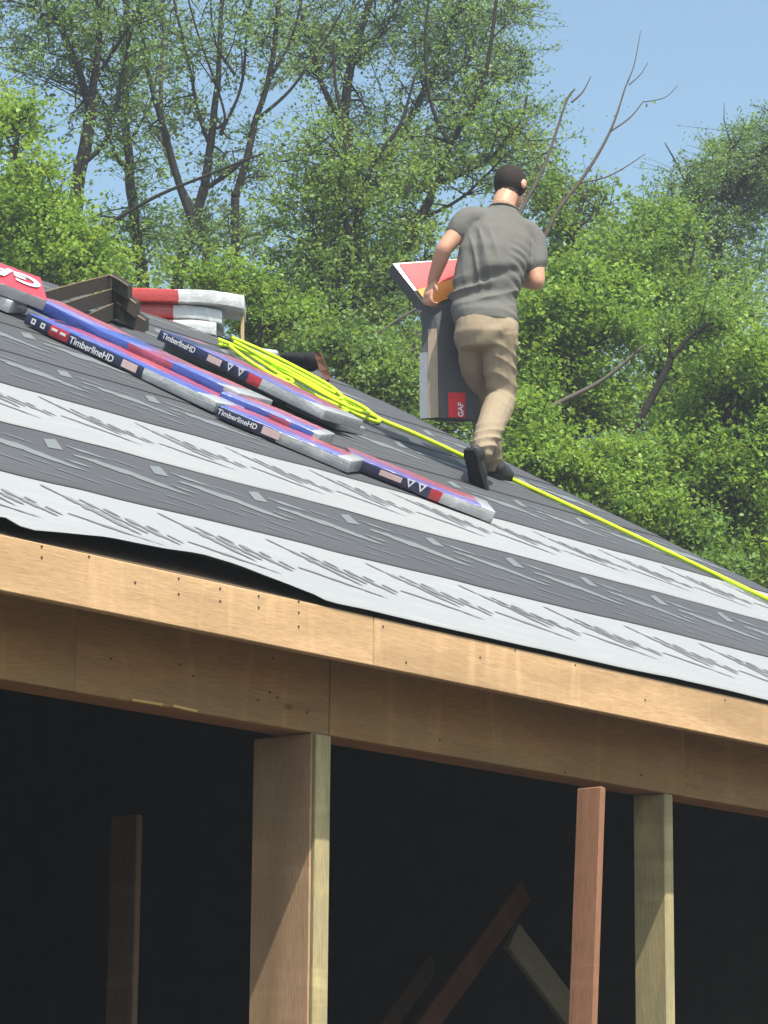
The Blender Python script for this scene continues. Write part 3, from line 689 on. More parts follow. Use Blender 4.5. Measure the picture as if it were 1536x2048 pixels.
# --- body (one mesh)
def build_body():
    b = bmesh.new()
    loft(b, [(PEL-Z*.06, LATP*.14, DEPP*.095), (PEL, LATP*.15, DEPP*.10), (LUM+DEPP*.03, LATP*.12, DEPP*.06), (CHE+DEP*.02, LAT*.15, DEP*.085), (UPC+DEP*.01, LAT*.14, DEP*.07), (NEK+Z*.0-LAT*.0, LAT*.065, DEP*.06)])
    limb(b, [NEK-Z*.05, NEK, NEK.lerp(HED, .6)], [.075, .066, .06])
    limb(b, [LSH, LSH.lerp(LEL, .5), LEL], [.058, .052, .043]); limb(b, [LEL, LEL.lerp(LWR, .35), LWR], [.044, .043, .028])
    limb(b, [RSH, RSH.lerp(REL, .5), REL], [.058, .054, .046]); limb(b, [REL, REL.lerp(RWR, .3), RWR], [.046, .046, .029])
    for h, k, a in ((LHP, LKN, LAN), (RHP, RKN, RAN)):
        limb(b, [h, h.lerp(k, .5), k], [.078, .07, .05]); limb(b, [k, k.lerp(a, .4), a], [.05, .05, .036])
    # head, turned to the right and bowed
    f = (FH*.78 + R0*.55 - Z*.42).normalized(); s = f.cross(Z).normalized(); u = s.cross(f)
    ell(b, HED+u*.012-f*.008, s*.084, f*.101, u*.099); ell(b, HED+f*.05-u*.05, s*.055, f*.06, u*.068)     # skull, jaw
    ell(b, HED+f*.106-u*.02, s*.013, f*.018, u*.022, 2); ell(b, HED+f*.088+u*.018, s*.055, f*.014, u*.012, 2)  # nose, brow
    ell(b, HED+f*.092-u*.066, s*.026, f*.012, u*.009, 2); ell(b, HED+f*.085-u*.102, s*.026, f*.02, u*.018, 2)  # lips, chin
    for q in (-1, 1): ell(b, HED+s*q*.089-u*.008+f*.004, s*.011, f*.019, u*.032, 2)                          # ears
    # hands: left one hooks the bundle's edge, right one is closed in front
    def hand(wr, fw, pn, curl, thumb_side):
        sd = fw.cross(pn).normalized()*thumb_side
        ell(b, wr+fw*.045, sd*.040, pn*.016, fw*.052)
        for k in range(4):
            base = wr+fw*.085+sd*(.028-.019*k); ln = (.040, .046, .043, .034)[k]
            p1 = base+fw*ln*math.cos(curl*.4)+pn*ln*math.sin(curl*.4); p2 = p1+(fw*math.cos(curl)+pn*math.sin(curl))*ln*.75; p3 = p2+(fw*math.cos(curl*1.6)+pn*math.sin(curl*1.6))*ln*.55
            limb(b, [base-fw*.02, p1, p2, p3], [.0095, .009, .0085, .007], 8)
        t0 = wr+fw*.02+sd*.034; limb(b, [t0, t0+fw*.03+sd*.022, t0+fw*.055+sd*.02+pn*.015], [.012, .0105, .0085], 8)
    hand(LWR, (m_(850, 604, .30)-LWR).normalized(), (R0*.7+FH*.6).normalized(), 1.1, 1)
    hand(RWR, (FH*.5-R0*.7-Z*.2).normalized(), (-FH*.6-R0*.4+Z*.2).normalized(), 1.3, 1)
    me = bpy.data.meshes.new('body'); b.to_mesh(me); b.free()
    return remesh('body', me, M['skin'], man, 0.006, 3), (f, s, u)
body, (HF, HS, HU) = build_body()
for q in (-1, 1):
    eb = bmesh.new(); ell(eb, HED+HF*.091+HS*q*.031+HU*.002, HS*.012, HF*.008, HU*.006, 2); obj('eye', eb, M['white_ink'], man)
# hair: short crop grown off the scalp
def scalp():
    me = body.data; b = bmesh.new(); b.from_mesh(me); b.verts.ensure_lookup_table()
    def inside(co):
        q = co-HED; f, u, s_ = q.dot(HF), q.dot(HU), q.dot(HS)
        if q.length > .17: return False
        if f > 0.058+.25*u+.010*noise.noise(co*70): return False              # forehead
        if u < -0.080+.5*max(0, f+.01)+.008*noise.noise(co*90): return False  # nape and round the ears
        if abs(s_) > .085 and u < .03 and f > -.03: return False              # ears stay bare
        return True
    bmesh.ops.delete(b, geom=[v for v in b.verts if not inside(v.co)], context='VERTS'); b.normal_update()
    for v in b.verts: v.co += v.normal*(0.0035+0.0006*noise.noise(v.co*160))
    out = bpy.data.meshes.new('hair'); b.to_mesh(out); b.free(); smooth(out); return obj('hair', out, M['hair'], man)
scalp()
# --- shirt
def ridge(a): return 1.15-2*np.abs(np.sin(a*.5))**.8
def shirt_fold(me):
    n = len(me.vertices); co = np.empty(n*3); me.vertices.foreach_get('co', co); no = np.empty(n*3); me.vertices.foreach_get('normal', no)
    co = co.reshape(-1, 3); no = no.reshape(-1, 3)
    l = (co-np.array(CHE))@np.array(R0); h = co[:, 2]-CHE.z; dd = np.zeros(n)
    back = np.clip(-(no@np.array(FH))*2, 0, 1)
    nA = np.array([noise.noise(Vector((c[0]*5, c[1]*5, c[2]*4))) for c in co]); nB = np.array([noise.noise(Vector((c[0]*9+7, c[1]*9, c[2]*3))) for c in co])
    # long folds hanging from the left shoulder blade
    ph = (l*1.0 + 0.22*h + 0.10*h*h)/0.062 + 0.55*nA
    m1 = np.exp(-((l+.06)/.075)**2)*np.clip((h+.26)/.12, 0, 1)*np.clip((.15-h)/.08, 0, 1)
    dd += 0.013*ridge(2*np.pi*ph)*m1*back*np.clip(.75+1.5*nB, .1, 1.3)
    # the slack back panel hangs out, falling away sharply on the left and below
    A_ = np.where(l > -.05, np.exp(-((l+.05)/.15)**2), np.exp(-((l+.05)/.034)**2)); B_ = np.where(h > -.10, np.exp(-((h+.10)/.2)**2), np.exp(-((h+.10-.12*l)/.036)**2))
    dd += 0.030*A_*B_*back
    # one big diagonal drape and slack gathered above the hem
    m2 = np.exp(-((h+.235)/.06)**2)
    dd += 0.015*ridge(2*np.pi*(h - 0.40*l - 0.9*l*l)/0.085 + 0.8 + 2.2*nA)*m2*np.clip(.8+1.3*nB, .2, 1.3)
    dd -= 0.016*np.exp(-((h+.145-.35*l)/.03)**2)*np.clip(.6-nA, 0, 1)
    ph3 = (h+0.5*l)/0.055 + nA
    dd += 0.004*np.sin(2*np.pi*ph3)*np.exp(-((l-.13)/.05)**2)*np.clip((.1-h)/.1, 0, 1)
    dd += 0.007*nA
    nz = np.array([noise.noise(Vector((c[0]*9, c[1]*9, c[2]*6)))*0.006 + noise.noise(Vector(c)*26)*0.0018 for c in co])
    dd += nz
    me.vertices.foreach_set('co', (co+no*dd[:, None]).ravel()); me.update()
def build_shirt():
    b = bmesh.new()
    HEM = m_(972, 648, .23); SL = m_(968, 612, .235)
    loft(b, [(HEM, LATP*.174, DEPP*.132), (m_(970, 628, .235), LATP*.178, DEPP*.134), (SL+DEPP*.012, LATP*.178, DEPP*.122), (LUM+Z*.01+DEPP*.02, LATP*.179, DEPP*.115), (m_(975, 566, .27), LATP*.185, DEP*.13), (m_(980, 540, .28), LATP*.192, DEP*.14), (CHE, LAT*.200, DEP*.136), (m_(998, 472, .34), LAT*.196, DEP*.118), (m_(1003, 440, .38), LAT*.155, DEP*.092), (m_(1006, 427, .395), LAT*.105, DEP*.08), (m_(1007, 419, .40), LAT*.078, DEP*.074)], 28)
    e1 = LSH.lerp(LEL, .40); limb(b, [LSH.lerp(NEK, .35)-Z*.03, LSH, e1], [.078, .074, .066])
    e2 = RSH.lerp(REL, .62); limb(b, [RSH.lerp(NEK, .4)-Z*.02, RSH, e2], [.078, .076, .070])
    me = bpy.data.meshes.new('shirt'); b.to_mesh(me); b.free(); return remesh('t_shirt', me, M['shirt'], man, 0.0065, 6, shirt_fold)
build_shirt()
col_pts = [m_(1007, 422, .40) + LAT*.079*math.cos(t) + DEP*.074*math.sin(t) + Z*(0.006-0.01*math.sin(t)) for t in np.linspace(0, 2*math.pi, 25)]
tube_obj('collar', col_pts, .0065, M['shirt'], man, 8)
# --- trousers
def trouser_fold(me):
    n = len(me.vertices); co = np.empty(n*3); me.vertices.foreach_get('co', co); no = np.empty(n*3); me.vertices.foreach_get('normal', no)
    co = co.reshape(-1, 3); no = no.reshape(-1, 3)
    h = co[:, 2]; l = (co-np.array(RKN))@np.array(R0); dd = np.zeros(n)
    nA = np.array([noise.noise(Vector((c[0]*6, c[1]*6, c[2]*5))) for c in co]); nB = np.array([noise.noise(Vector((c[0]*10+3, c[1]*10, c[2]*4))) for c in co])
    k = np.exp(-((h-RKN.z-.10)/.13)**2)*np.clip(.55+4*l, .15, 1)*np.clip(.8+1.4*nB, .15, 1.4)
    dd += 0.016*ridge(2*np.pi*(h+0.55*l+1.2*l*l)/0.072+3.0*nA)*k + 0.009*nA
    a = np.exp(-((h-RAN.z-.05)/.09)**2); dd += 0.008*ridge(2*np.pi*(h-0.3*l)/0.05+2*nA)*a
    t = np.exp(-((h-RHP.z+.05)/.1)**2); dd += 0.005*np.sin(2*np.pi*(h-0.6*l)/0.11+2.5*nA)*t*np.clip(.7+1.5*nB, 0, 1.3)
    dd += np.array([noise.noise(Vector((c[0]*8, c[1]*8, c[2]*5)))*0.007 + noise.noise(Vector(c)*22)*0.002 for c in co])
    me.vertices.foreach_set('co', (co+no*dd[:, None]).ravel()); me.update()
def build_trousers():
    b = bmesh.new()
    loft(b, [(m_(972, 622, .235), LATP*.158, DEPP*.115), (m_(972, 645, .23), LATP*.172, DEPP*.13), (m_(972, 672, .22), LATP*.176, DEPP*.138), (m_(972, 700, .22), LATP*.15, DEPP*.11)], 24)
    limb(b, [LHP+Z*.01, LHP.lerp(LKN, .5), LKN], [.097, .088, .074]); limb(b, [LKN, LKN.lerp(LAN, .4), LAN+Z*.0], [.074, .072, .06])
    limb(b, [RHP+Z*.01, RHP.lerp(RKN, .5)+R0*.0, RKN], [.097, .095, .080]); limb(b, [RKN, RKN.lerp(RAN, .35), RAN.lerp(RKN, .02)], [.080, .082, .066])
    me = bpy.data.meshes.new('trousers'); b.to_mesh(me); b.free(); return remesh('trousers', me, M['trouser'], man, 0.0065, 6, trouser_fold)
trs = build_trousers()
bl = [m_(972, 632, .232) + LATP*.168*math.cos(t) + DEPP*.125*math.sin(t) for t in np.linspace(0, 2*math.pi, 29)]

# --- boots
def boot(heel, toe, up, side, ankle):
    f = (toe-heel).normalized(); up = (up-f*up.dot(f)).normalized(); s = f.cross(up)
    L = 0.29; b = bmesh.new()
    ell(b, heel+f*.05+up*.055, f*.055, s*.04, up*.045); ell(b, heel+f*.14+up*.045, f*.10, s*.043, up*.04); ell(b, heel+f*.225+up*.035, f*.06, s*.046, up*.03)
    limb(b, [heel+f*.055+up*.06, ankle], [.045, .046])
    me = bpy.data.meshes.new('boot'); b.to_mesh(me); b.free(); o = remesh('boot', me, M['boot'], man, 0.008, 4)
    sb = bmesh.new(); prof = [(-.005, .030), (.03, .040), (.10, .036), (.17, .043), (.23, .046), (.275, .030), (.29, .0)]
    pts = [(x, y) for x, y in prof]+[(x, -y) for x, y in prof[-2::-1]]
    bot = [sb.verts.new(heel+f*x+s*y) for x, y in pts]; top = [sb.verts.new(heel+f*x+s*y*.97+up*.028) for x, y in pts]
    sb.faces.new(bot); sb.faces.new(top[::-1]); N = len(pts)
    for k in range(N): sb.faces.new((bot[k], top[k], top[(k+1) % N], bot[(k+1) % N]))
    bmesh.ops.recalc_face_normals(sb, faces=sb.faces[:])
    obj('sole', sb, M['sole'], o)
rh = m_(938, 902, -.13); rt = on_roof(954, 975, .004)
boot(rh, rt, (RAN-(rh+rt)/2), 1, RAN)
lh = on_roof(984, 957, .004); lt = lh + (FH*.95+RU*.3)*.1; ltv = (FH+R0*.25); ltv = (ltv - RN*ltv.dot(RN)).normalized()
boot(lh, lh+ltv*.29, RN, 1, LAN)

# ================================================================== THE BUNDLE HE CARRIES
carried = empty('carried_bundle', m_(900, 842, .30), 'grey shingle bundle with red label hanging folded under the person\'s left arm', 'shingle bundle')
def carried_mesh():
    # (front-left, front-right, thickness vector) down the length of the slab, top flap first
    tl = lambda x, y, dd: m_(x, y, dd)
    S = [(tl(785, 528, .52), tl(914, 519, .60), -Z*.035+FH*.05-R0*.03),
         (tl(818, 570, .47), tl(910, 548, .54), -Z*.03+FH*.055-R0*.03),
         (tl(845, 604, .42), tl(915, 575, .48), -Z*.02+FH*.06-R0*.035),
         (tl(862, 622, .39), tl(930, 598, .46), FH*.045-R0*.07),
         (tl(874, 648, .375), tl(945, 640, .45), FH*.04-R0*.085),
         (tl(877, 700, .37), tl(955, 700, .45), FH*.035-R0*.095),
         (tl(878, 770, .37), tl(958, 772, .45), FH*.035-R0*.098),
         (tl(879, 836, .37), tl(958, 842, .45), FH*.035-R0*.098)]
    return S
S = carried_mesh()
def slab_from(S, name, m, parent, t0=0.0, t1=1.0, sub=4, grow=0.0):
    A = catmull([s[0] for s in S], sub); B = catmull([s[1] for s in S], sub); T = catmull([s[2] for s in S], sub)
    b = bmesh.new(); rows = []
    for a, c, t in zip(A, B, T):
        nz = lambda p_: p_ + Vector((1, 1, 1))*0.003*noise.noise(p_*14)
        w = (c-a).normalized()*grow; tt = t.normalized()*grow
        rows.append([b.verts.new(nz(p_)) for p_ in (a-w-tt+t*t0, c+w-tt+t*t0, c+w+t*t1+tt, a-w+t*t1+tt)])
    for r0, r1 in zip(rows, rows[1:]):
        for k in range(4): b.faces.new((r0[k], r0[(k+1) % 4], r1[(k+1) % 4], r1[k]))
    b.faces.new(rows[0][::-1]); b.faces.new(rows[-1]); bmesh.ops.recalc_face_normals(b, faces=b.faces[:])
    bmesh.ops.bevel(b, geom=[e for e in b.edges if e.calc_face_angle(0) > 1.0], offset=0.004, segments=1, affect='EDGES')
    return obj(name, b, m, parent)
slab_from(S, 'shingle_stack', M['shingle'], carried)
M['tan_strip'] = plain('tan_strip', (0.34, 0.27, 0.2), 0.8, 0.2, 0.15, 20)
M['grey_strip'] = plain('grey_strip', (0.24, 0.26, 0.28), 0.8, 0.2, 0.2, 40)
M['wrap_red'] = plain('wrap_red', (0.62, 0.03, 0.04), 0.5, 0.3, 0.15, 9)
M['wrap_orange'] = plain('wrap_orange', (0.78, 0.25, 0.02), 0.5, 0.3, 0.15, 9)
M['wrap_white'] = plain('wrap_white', (0.75, 0.74, 0.72), 0.35, 0.5, 0.08, 9, 0.1, 0.3)
# printed sleeve on the flap, and tan and grey strips along the edge
def patch(name, m, parent, t_rng, w_rng, off=0.004, rows=6, cols=4):
    A = catmull([s[0] for s in S], 8); B = catmull([s[1] for s in S], 8); T = catmull([s[2] for s in S], 8); n = len(A)-1
    P = []
    for i in range(rows+1):
        f = (t_rng[0]+(t_rng[1]-t_rng[0])*i/rows)*n; k = min(int(f), n-1); f -= k
        a, c, t = A[k].lerp(A[k+1], f), B[k].lerp(B[k+1], f), T[k].lerp(T[k+1], f)
        P.append([a.lerp(c, w_rng[0]+(w_rng[1]-w_rng[0])*j/cols) - t.normalized()*off for j in range(cols+1)])
    V = [q for r_ in P for q in r_]; F = [(i*(cols+1)+j, i*(cols+1)+j+1, (i+1)*(cols+1)+j+1, (i+1)*(cols+1)+j) for i in range(rows) for j in range(cols)]
    me = bpy.data.meshes.new(name); me.from_pydata([tuple(v) for v in V], [], F); o = obj(name, me, m, parent)
    md = o.modifiers.new('t', 'SOLIDIFY'); md.thickness = 0.002; md.offset = 1 if True else 0
    return o
patch('white_border', M['wrap_white'], carried, (0.0, 0.19), (0.0, 1.0), 0.004)
patch('red_sleeve', M['wrap_red'], carried, (0.018, 0.19), (0.07, 1.0), 0.0105)
patch('orange_sleeve', M['wrap_orange'], carried, (0.192, 0.36), (0.05, 1.0), 0.0105)
lab = patch('red_label', M['wrap_red'], carried, (0.885, 0.99), (0.20, 0.62), 0.0065)
pa, pb = S[-1][0], S[-1][1]; wv = (pb-pa).normalized(); upv = (S[-2][0]-S[-1][0]).normalized(); nv = wv.cross(upv).normalized(); nv = nv if nv.dot(FH) < 0 else -nv
xax = upv; yax = nv.cross(xax)
lettering('GAF', 0.042, M['white_ink'], carried, frame(pa.lerp(pb, .58)+upv*.012+nv*.0115, xax, yax, nv), 0.001)
def edge_patch(name, m, t_rng, d_rng, off=0.004):
    A = catmull([s[0] for s in S], 8); B = catmull([s[1] for s in S], 8); T = catmull([s[2] for s in S], 8); n = len(A)-1; V = []; rows = 10
    for i in range(rows+1):
        f = (t_rng[0]+(t_rng[1]-t_rng[0])*i/rows)*n; k = min(int(f), n-1); f -= k
        a, c, t = A[k].lerp(A[k+1], f), B[k].lerp(B[k+1], f), T[k].lerp(T[k+1], f); w = (c-a).normalized()
        for d_ in d_rng: V.append(a - w*off + t*d_)
    F = [(2*i, 2*i+1, 2*i+3, 2*i+2) for i in range(rows)]
    me = bpy.data.meshes.new(name); me.from_pydata([tuple(v) for v in V], [], F); o = obj(name, me, m, carried)
    md = o.modifiers.new('t', 'SOLIDIFY'); md.thickness = 0.002; md.offset = 0; return o
edge_patch('tan_edge_strip', M['tan_strip'], (0.60, .995), (0.02, 0.55))
edge_patch('grey_edge_strip', M['grey_strip'], (0.72, .995), (0.57, 1.02))

# ================================================================== TREES
def leaf_mesh(name, C, L, tint, up=0.5):
    """folded kite leaves at C (n,3) with length L"""
    n = len(C)
    d = rng.normal(size=(n, 3)); d[:, 2] -= 0.25; d /= np.linalg.norm(d, axis=1)[:, None]
    nn = rng.normal(size=(n, 3)); nn[:, 2] += up*2; nn += np.array(TO_SUN)*up*1.2
    s = np.cross(d, nn); s /= np.linalg.norm(s, axis=1)[:, None]; nn = np.cross(s, d)
    Lc = L[:, None]; w = Lc*(0.30+0.14*rng.random((n, 1)))
    V = np.empty((n, 4, 3)); V[:, 0] = C-d*Lc*.5; V[:, 1] = C+s*w-d*Lc*.05+nn*w*.35; V[:, 2] = C+d*Lc*.5; V[:, 3] = C-s*w-d*Lc*.05+nn*w*.35
    me = bpy.data.meshes.new(name); me.vertices.add(4*n); me.vertices.foreach_set('co', V.ravel())
    idx = (np.arange(n)*4)[:, None]; tri = np.concatenate([idx+np.array([[0, 2, 1]]), idx+np.array([[0, 3, 2]])], axis=1).reshape(-1)
    me.loops.add(6*n); me.loops.foreach_set('vertex_index', tri.astype(np.int32))
    me.polygons.add(2*n); me.polygons.foreach_set('loop_start', (np.arange(2*n)*3).astype(np.int32))
    at = me.attributes.new('tint', 'FLOAT', 'FACE'); at.data.foreach_set('value', np.repeat(tint, 2).astype(np.float32))
    me.update(calc_edges=True); return me
FHn, R0n = np.array(FH), np.array(R0)
NLEAF = [0]
def tree(name, label, D, stems, crowns, leaf='leaf_mid', lsize=0.055, per=70, clump_r=0.2, depth=1.2, bark='bark', group='trees behind the roof', tw=1.0, cat='tree', tint_bias=0.0):
    """stems: ([(px,py[,ddepth])...], r_base, r_tip); first stem runs on to the ground. crowns: (cx,cy,rx,ry,clumps)"""
    TV, TF = [], []; samples = []
    def add_tube(P, R, n):
        o_ = len(TV); v, f = tube_verts(P, R, n); TV.extend(v); TF.extend([tuple(k+o_ for k in q) for q in f])
    base = None
    for si, (pts, ra, rb) in enumerate(stems):
        P = [at_depth(p[0], p[1], D+(p[2] if len(p) > 2 else 0)) for p in pts]
        P = catmull(P, 6)
        for k in range(1, len(P)-1): P[k] = P[k] + Vector((noise.noise(P[k]*2.1), noise.noise(P[k]*2.3+Vector((5, 0, 0))), 0))*min(0.03, ra*.55)
        R = [ra+(rb-ra)*k/(len(P)-1) for k in range(len(P))]
        if si == 0:
            base = Vector((P[0].x+.3*random.uniform(-1, 1), P[0].y+.3*random.uniform(-1, 1), -.3))
            pre = [base, base.lerp(P[0], .35)+Vector((random.uniform(-.15, .15), random.uniform(-.15, .15), 0)), base.lerp(P[0], .7)]
            P = pre+P; R = [ra*1.7, ra*1.35, ra*1.15]+R
        add_tube(P, R, 8 if ra > .03 else 6)
        for k, q in enumerate(P[(3 if si == 0 else 0):]): samples.append((np.array(q), R[min(k, len(R)-1)]))
    SP = np.array([s[0] for s in samples]); SR = np.array([s[1] for s in samples])
    C, L, T = [], [], []
    for (cx, cy, rx, ry, nc) in crowns:
        for _ in range(nc):
            while True:
                a, b_, c_ = random.uniform(-1, 1), random.uniform(-1, 1), random.uniform(-1, 1)
                if a*a+b_*b_+c_*c_ > 1: continue
                q = at_depth(cx+a*rx, cy+b_*ry, D+.35*depth+c_*depth)
                if noise.noise(q*1.5) > -.02 or random.random() < .2: break
            qn = np.array(q)
            # twig from a nearby, lower stem point
            dv = SP-qn; ds = np.linalg.norm(dv, axis=1)+np.clip(dv[:, 2]+.15, 0, None)*2.0
            j = int(np.argmin(ds+rng.random(len(ds))*.25)); st = SP[j]; ln = np.linalg.norm(qn-st)
            if ln < 2.6:
                mid = Vector(st*.5+qn*.5)+Vector((random.uniform(-.12, .12), random.uniform(-.12, .12), random.uniform(-.04, .16)))*min(1, ln)
                pp = catmull([Vector(st), mid, q], 3); r0 = min(SR[j]*.6, 0.006+0.007*ln)*tw
                add_tube(pp, [r0+(0.003-r0)*k/(len(pp)-1) for k in range(len(pp))], 4)
                tl = np.array(mid)
            else: tl = qn+np.array([0, 0, -.2])
            n = max(6, int(per*random.uniform(.5, 1.6))); rr = clump_r*random.uniform(.6, 1.5)
            # sprays: leaves sit along short twigs that fan out of the clump
            ns = max(3, n//9); ends = qn+rng.normal(size=(ns, 3))*rr*np.array([.95, .95, .6])+np.array([0, 0, .12*rr])
            root = tl*.45+qn*.55
            for en in ends[:4]: add_tube([Vector(root), Vector(en)], [0.0045*tw, 0.002], 3)
            pick = rng.integers(0, ns, n); t = rng.random(n)[:, None]**.55
            ctr = root*(1-t)+ends[pick]*t; off = rng.normal(size=(n, 3))*lsize*.75
            C.append(ctr+off); L.append(lsize*rng.uniform(.6, 1.35, n))
            T.append(np.clip(random.gauss(.42+tint_bias, .16)+rng.normal(size=n)*.16, 0, 1))
    e = empty(name, base, label, cat, group)
    me = bpy.data.meshes.new('trunk'); me.from_pydata([tuple(v) for v in TV], [], TF); smooth(me); obj('trunk', me, M[bark], e)
    if C:
        C = np.concatenate(C); L = np.concatenate(L); T = np.concatenate(T); NLEAF[0] += len(C)
        obj('crown', leaf_mesh('crown', C, L, T), M[leaf], e)
    return e

# left side
tree('leafy_tree', 'bright yellow-green leafy tree filling the left frame edge', 27.5,
     [([(60, 620), (45, 480), (30, 330), (40, 230)], .05, .012), ([(45, 480), (100, 420), (130, 360)], .02, .006), ([(50, 540), (130, 520), (190, 500)], .02, .006)],
     [(20, 420, 130, 190, 108), (100, 520, 130, 75, 65), (30, 260, 60, 70, 19), (200, 540, 60, 45, 16)], 'leaf_bright', .05, 135, .2, .9, tint_bias=.08)
tree('slender_tree', 'dark forked trunk tree standing left, behind the brown ridge bundles', 30.5,
     [([(135, 600), (145, 470), (160, 350), (178, 240), (180, 200)], .085, .06), ([(178, 220), (150, 120), (112, 40), (70, -60)], .045, .02), ([(180, 205), (195, 110), (200, 0), (205, -90)], .045, .02),
      ([(190, 160), (235, 90), (290, 0), (320, -60)], .028, .012), ([(165, 330), (215, 270), (245, 150), (262, 60)], .03, .012), ([(150, 480), (230, 440), (320, 390), (430, 345), (530, 305)], .026, .012), ([(110, 40), (50, 10), (-20, -10)], .02, .008), ([(150, 120), (70, 100), (0, 95)], .014, .006)],
     [(70, 70, 140, 120, 60), (220, 60, 130, 120, 56), (180, 220, 120, 110, 35), (120, -80, 200, 100, 60)], 'leaf_pale', .044, 64, .24, 1.4)
tree('slender_tree', 'straight dark trunk tree right of the left forked trunk', 34.0,
     [([(292, 620), (285, 540), (268, 430), (258, 330), (250, 200), (252, 60), (256, -60)], .085, .03), ([(262, 350), (225, 300), (205, 200)], .03, .01), ([(256, 290), (300, 210), (320, 120)], .026, .01)],
     [(270, 330, 90, 70, 16), (260, 470, 110, 60, 36), (260, 80, 110, 110, 24)], 'leaf_mid', .046, 66, .26, 1.3)
tree('many_stemmed_tree', 'tall tree with many pale and dark stems spreading upwards, above the red and white bundles', 31.5,
     [([(345, 620), (358, 540), (384, 450), (408, 375)], .07, .055), ([(384, 445), (352, 350), (330, 270), (310, 200), (290, 100), (275, -40)], .045, .018), ([(408, 375), (424, 270), (432, 190), (440, 90), (446, -60)], .05, .02),
      ([(420, 290), (395, 220), (375, 120), (350, 10), (340, -60)], .026, .012), ([(424, 260), (450, 230), (400, 80), (372, -20)], .018, .010), ([(405, 380), (450, 350), (485, 320)], .03, .022),
      ([(470, 395), (488, 330), (512, 240), (540, 150), (556, 40), (566, -60)], .048, .02), ([(512, 240), (580, 180), (650, 80), (690, 10)], .022, .010), ([(440, 270), (480, 180), (495, 60), (505, -60)], .022, .010), ([(470, 150), (430, 80), (420, -40)], .018, .01), ([(535, 170), (590, 60), (612, -40)], .022, .01),
      ([(475, 600), (470, 480), (470, 395)], .05, .048)],
     [(400, 60, 150, 130, 42), (350, 250, 70, 90, 12), (480, 300, 90, 90, 24), (540, 90, 110, 120, 30), (430, 470, 100, 60, 41), (400, -90, 200, 80, 41)], 'leaf_pale', .042, 62, .24, 1.4, 'bark')
tree('leaning_pale_tree', 'pale grey trunk leaning between the dark stems left of centre', 33.0,
     [([(400, 600), (410, 470), (365, 380), (335, 300), (322, 220), (325, 100), (328, -40)], .05, .018), ([(335, 300), (290, 230), (262, 160)], .022, .008)],
     [(330, 180, 90, 120, 16)], 'leaf_olive', .05, 40, .24, 1.0, 'bark_pale')
# centre
tree('bushy_tree', 'bushy olive-green tree in the centre, behind the black pouch', 28.5,
     [([(630, 760), (640, 690), (668, 600), (700, 500), (722, 410)], .055, .04), ([(700, 480), (680, 380), (690, 280), (672, 180), (668, 80)], .034, .012), ([(722, 410), (745, 330), (800, 250), (830, 150)], .034, .012), ([(668, 600), (640, 520), (625, 440)], .024, .008), ([(650, 650), (700, 600), (760, 560)], .02, .008), ([(722, 420), (770, 400), (830, 380)], .018, .006)],
     [(620, 470, 130, 130, 60), (560, 590, 110, 90, 50), (720, 560, 130, 120, 55), (760, 400, 110, 110, 40), (640, 330, 100, 90, 25), (600, 690, 160, 50, 35)], 'leaf_olive', .043, 96, .2, 1.2, tint_bias=.05)
tree('crooked_tree', 'crooked dark trunk rising beside the person\'s left shoulder', 29.5,
     [([(690, 800), (740, 680), (790, 560), (830, 460), (862, 390)], .06, .045), ([(862, 390), (900, 290), (960, 180), (985, 60), (1000, -40)], .04, .014), ([(840, 440), (930, 390), (1020, 300)], .022, .008), ([(870, 370), (960, 330), (1030, 260), (1055, 190)], .022, .010), ([(900, 290), (860, 200), (850, 80), (860, -30)], .026, .01), ([(790, 560), (850, 520), (900, 480)], .02, .008)],
     [(840, 330, 120, 70, 26), (820, 480, 90, 80, 28), (760, 640, 110, 90, 39), (960, 250, 110, 100, 26), (1050, 330, 90, 70, 20), (830, 740, 110, 70, 34)], 'leaf_olive', .042, 80, .22, 1.1)
tree('spreading_tree', 'tall airy spreading tree whose crown fills the upper centre', 34.5,
     [([(720, 620), (715, 420), (690, 250), (705, 120), (740, 0), (760, -80)], .085, .03), ([(690, 260), (640, 160), (610, 60), (590, -50)], .04, .014), ([(720, 430), (790, 290), (850, 180), (905, 60), (930, -60)], .055, .018), ([(790, 290), (870, 250), (960, 190), (1040, 120)], .026, .008), ([(850, 180), (930, 130), (1010, 50)], .024, .008), ([(705, 130), (770, 60), (800, -40)], .024, .01), ([(880, 240), (960, 260), (1040, 220)], .016, .006), ([(640, 160), (690, 90)], .016, .008)],
     [(760, 90, 190, 140, 103), (930, 90, 140, 140, 103), (1010, 60, 80, 100, 34), (640, 90, 110, 110, 44), (990, 250, 110, 110, 48), (780, -90, 260, 80, 94), (700, 260, 120, 90, 34), (860, 290, 110, 80, 31)], 'leaf_pale', .041, 76, .25, 1.5)
tree('dead_snag', 'bare dead branches reaching into the sky right of the person\'s head', 28.0,
     [([(1015, 520), (1040, 430), (1080, 350), (1110, 270), (1135, 200), (1150, 178)], .026, .009), ([(1143, 205), (1165, 185), (1182, 152)], .012, .004), ([(1085, 345), (1060, 300), (1045, 230)], .012, .004)],
     [], bark='bark_pale')
tree('dead_snag', 'pale dead leaning trunk forking into thin twigs against the sky', 28.6,
     [([(1060, 520), (1090, 470), (1120, 415), (1165, 355), (1210, 285), (1235, 225), (1255, 165)], .028, .008), ([(1255, 165), (1268, 130), (1282, 60)], .009, .003), ([(1258, 170), (1280, 150), (1296, 125)], .007, .003), ([(1222, 262), (1260, 235), (1288, 202)], .010, .005), ([(1288, 204), (1330, 195), (1356, 170)], .006, .003), ([(1160, 366), (1210, 355), (1250, 335), (1290, 308)], .010, .004), ([(1120, 415), (1130, 380), (1135, 330)], .008, .003)],
     [], bark='bark_pale')
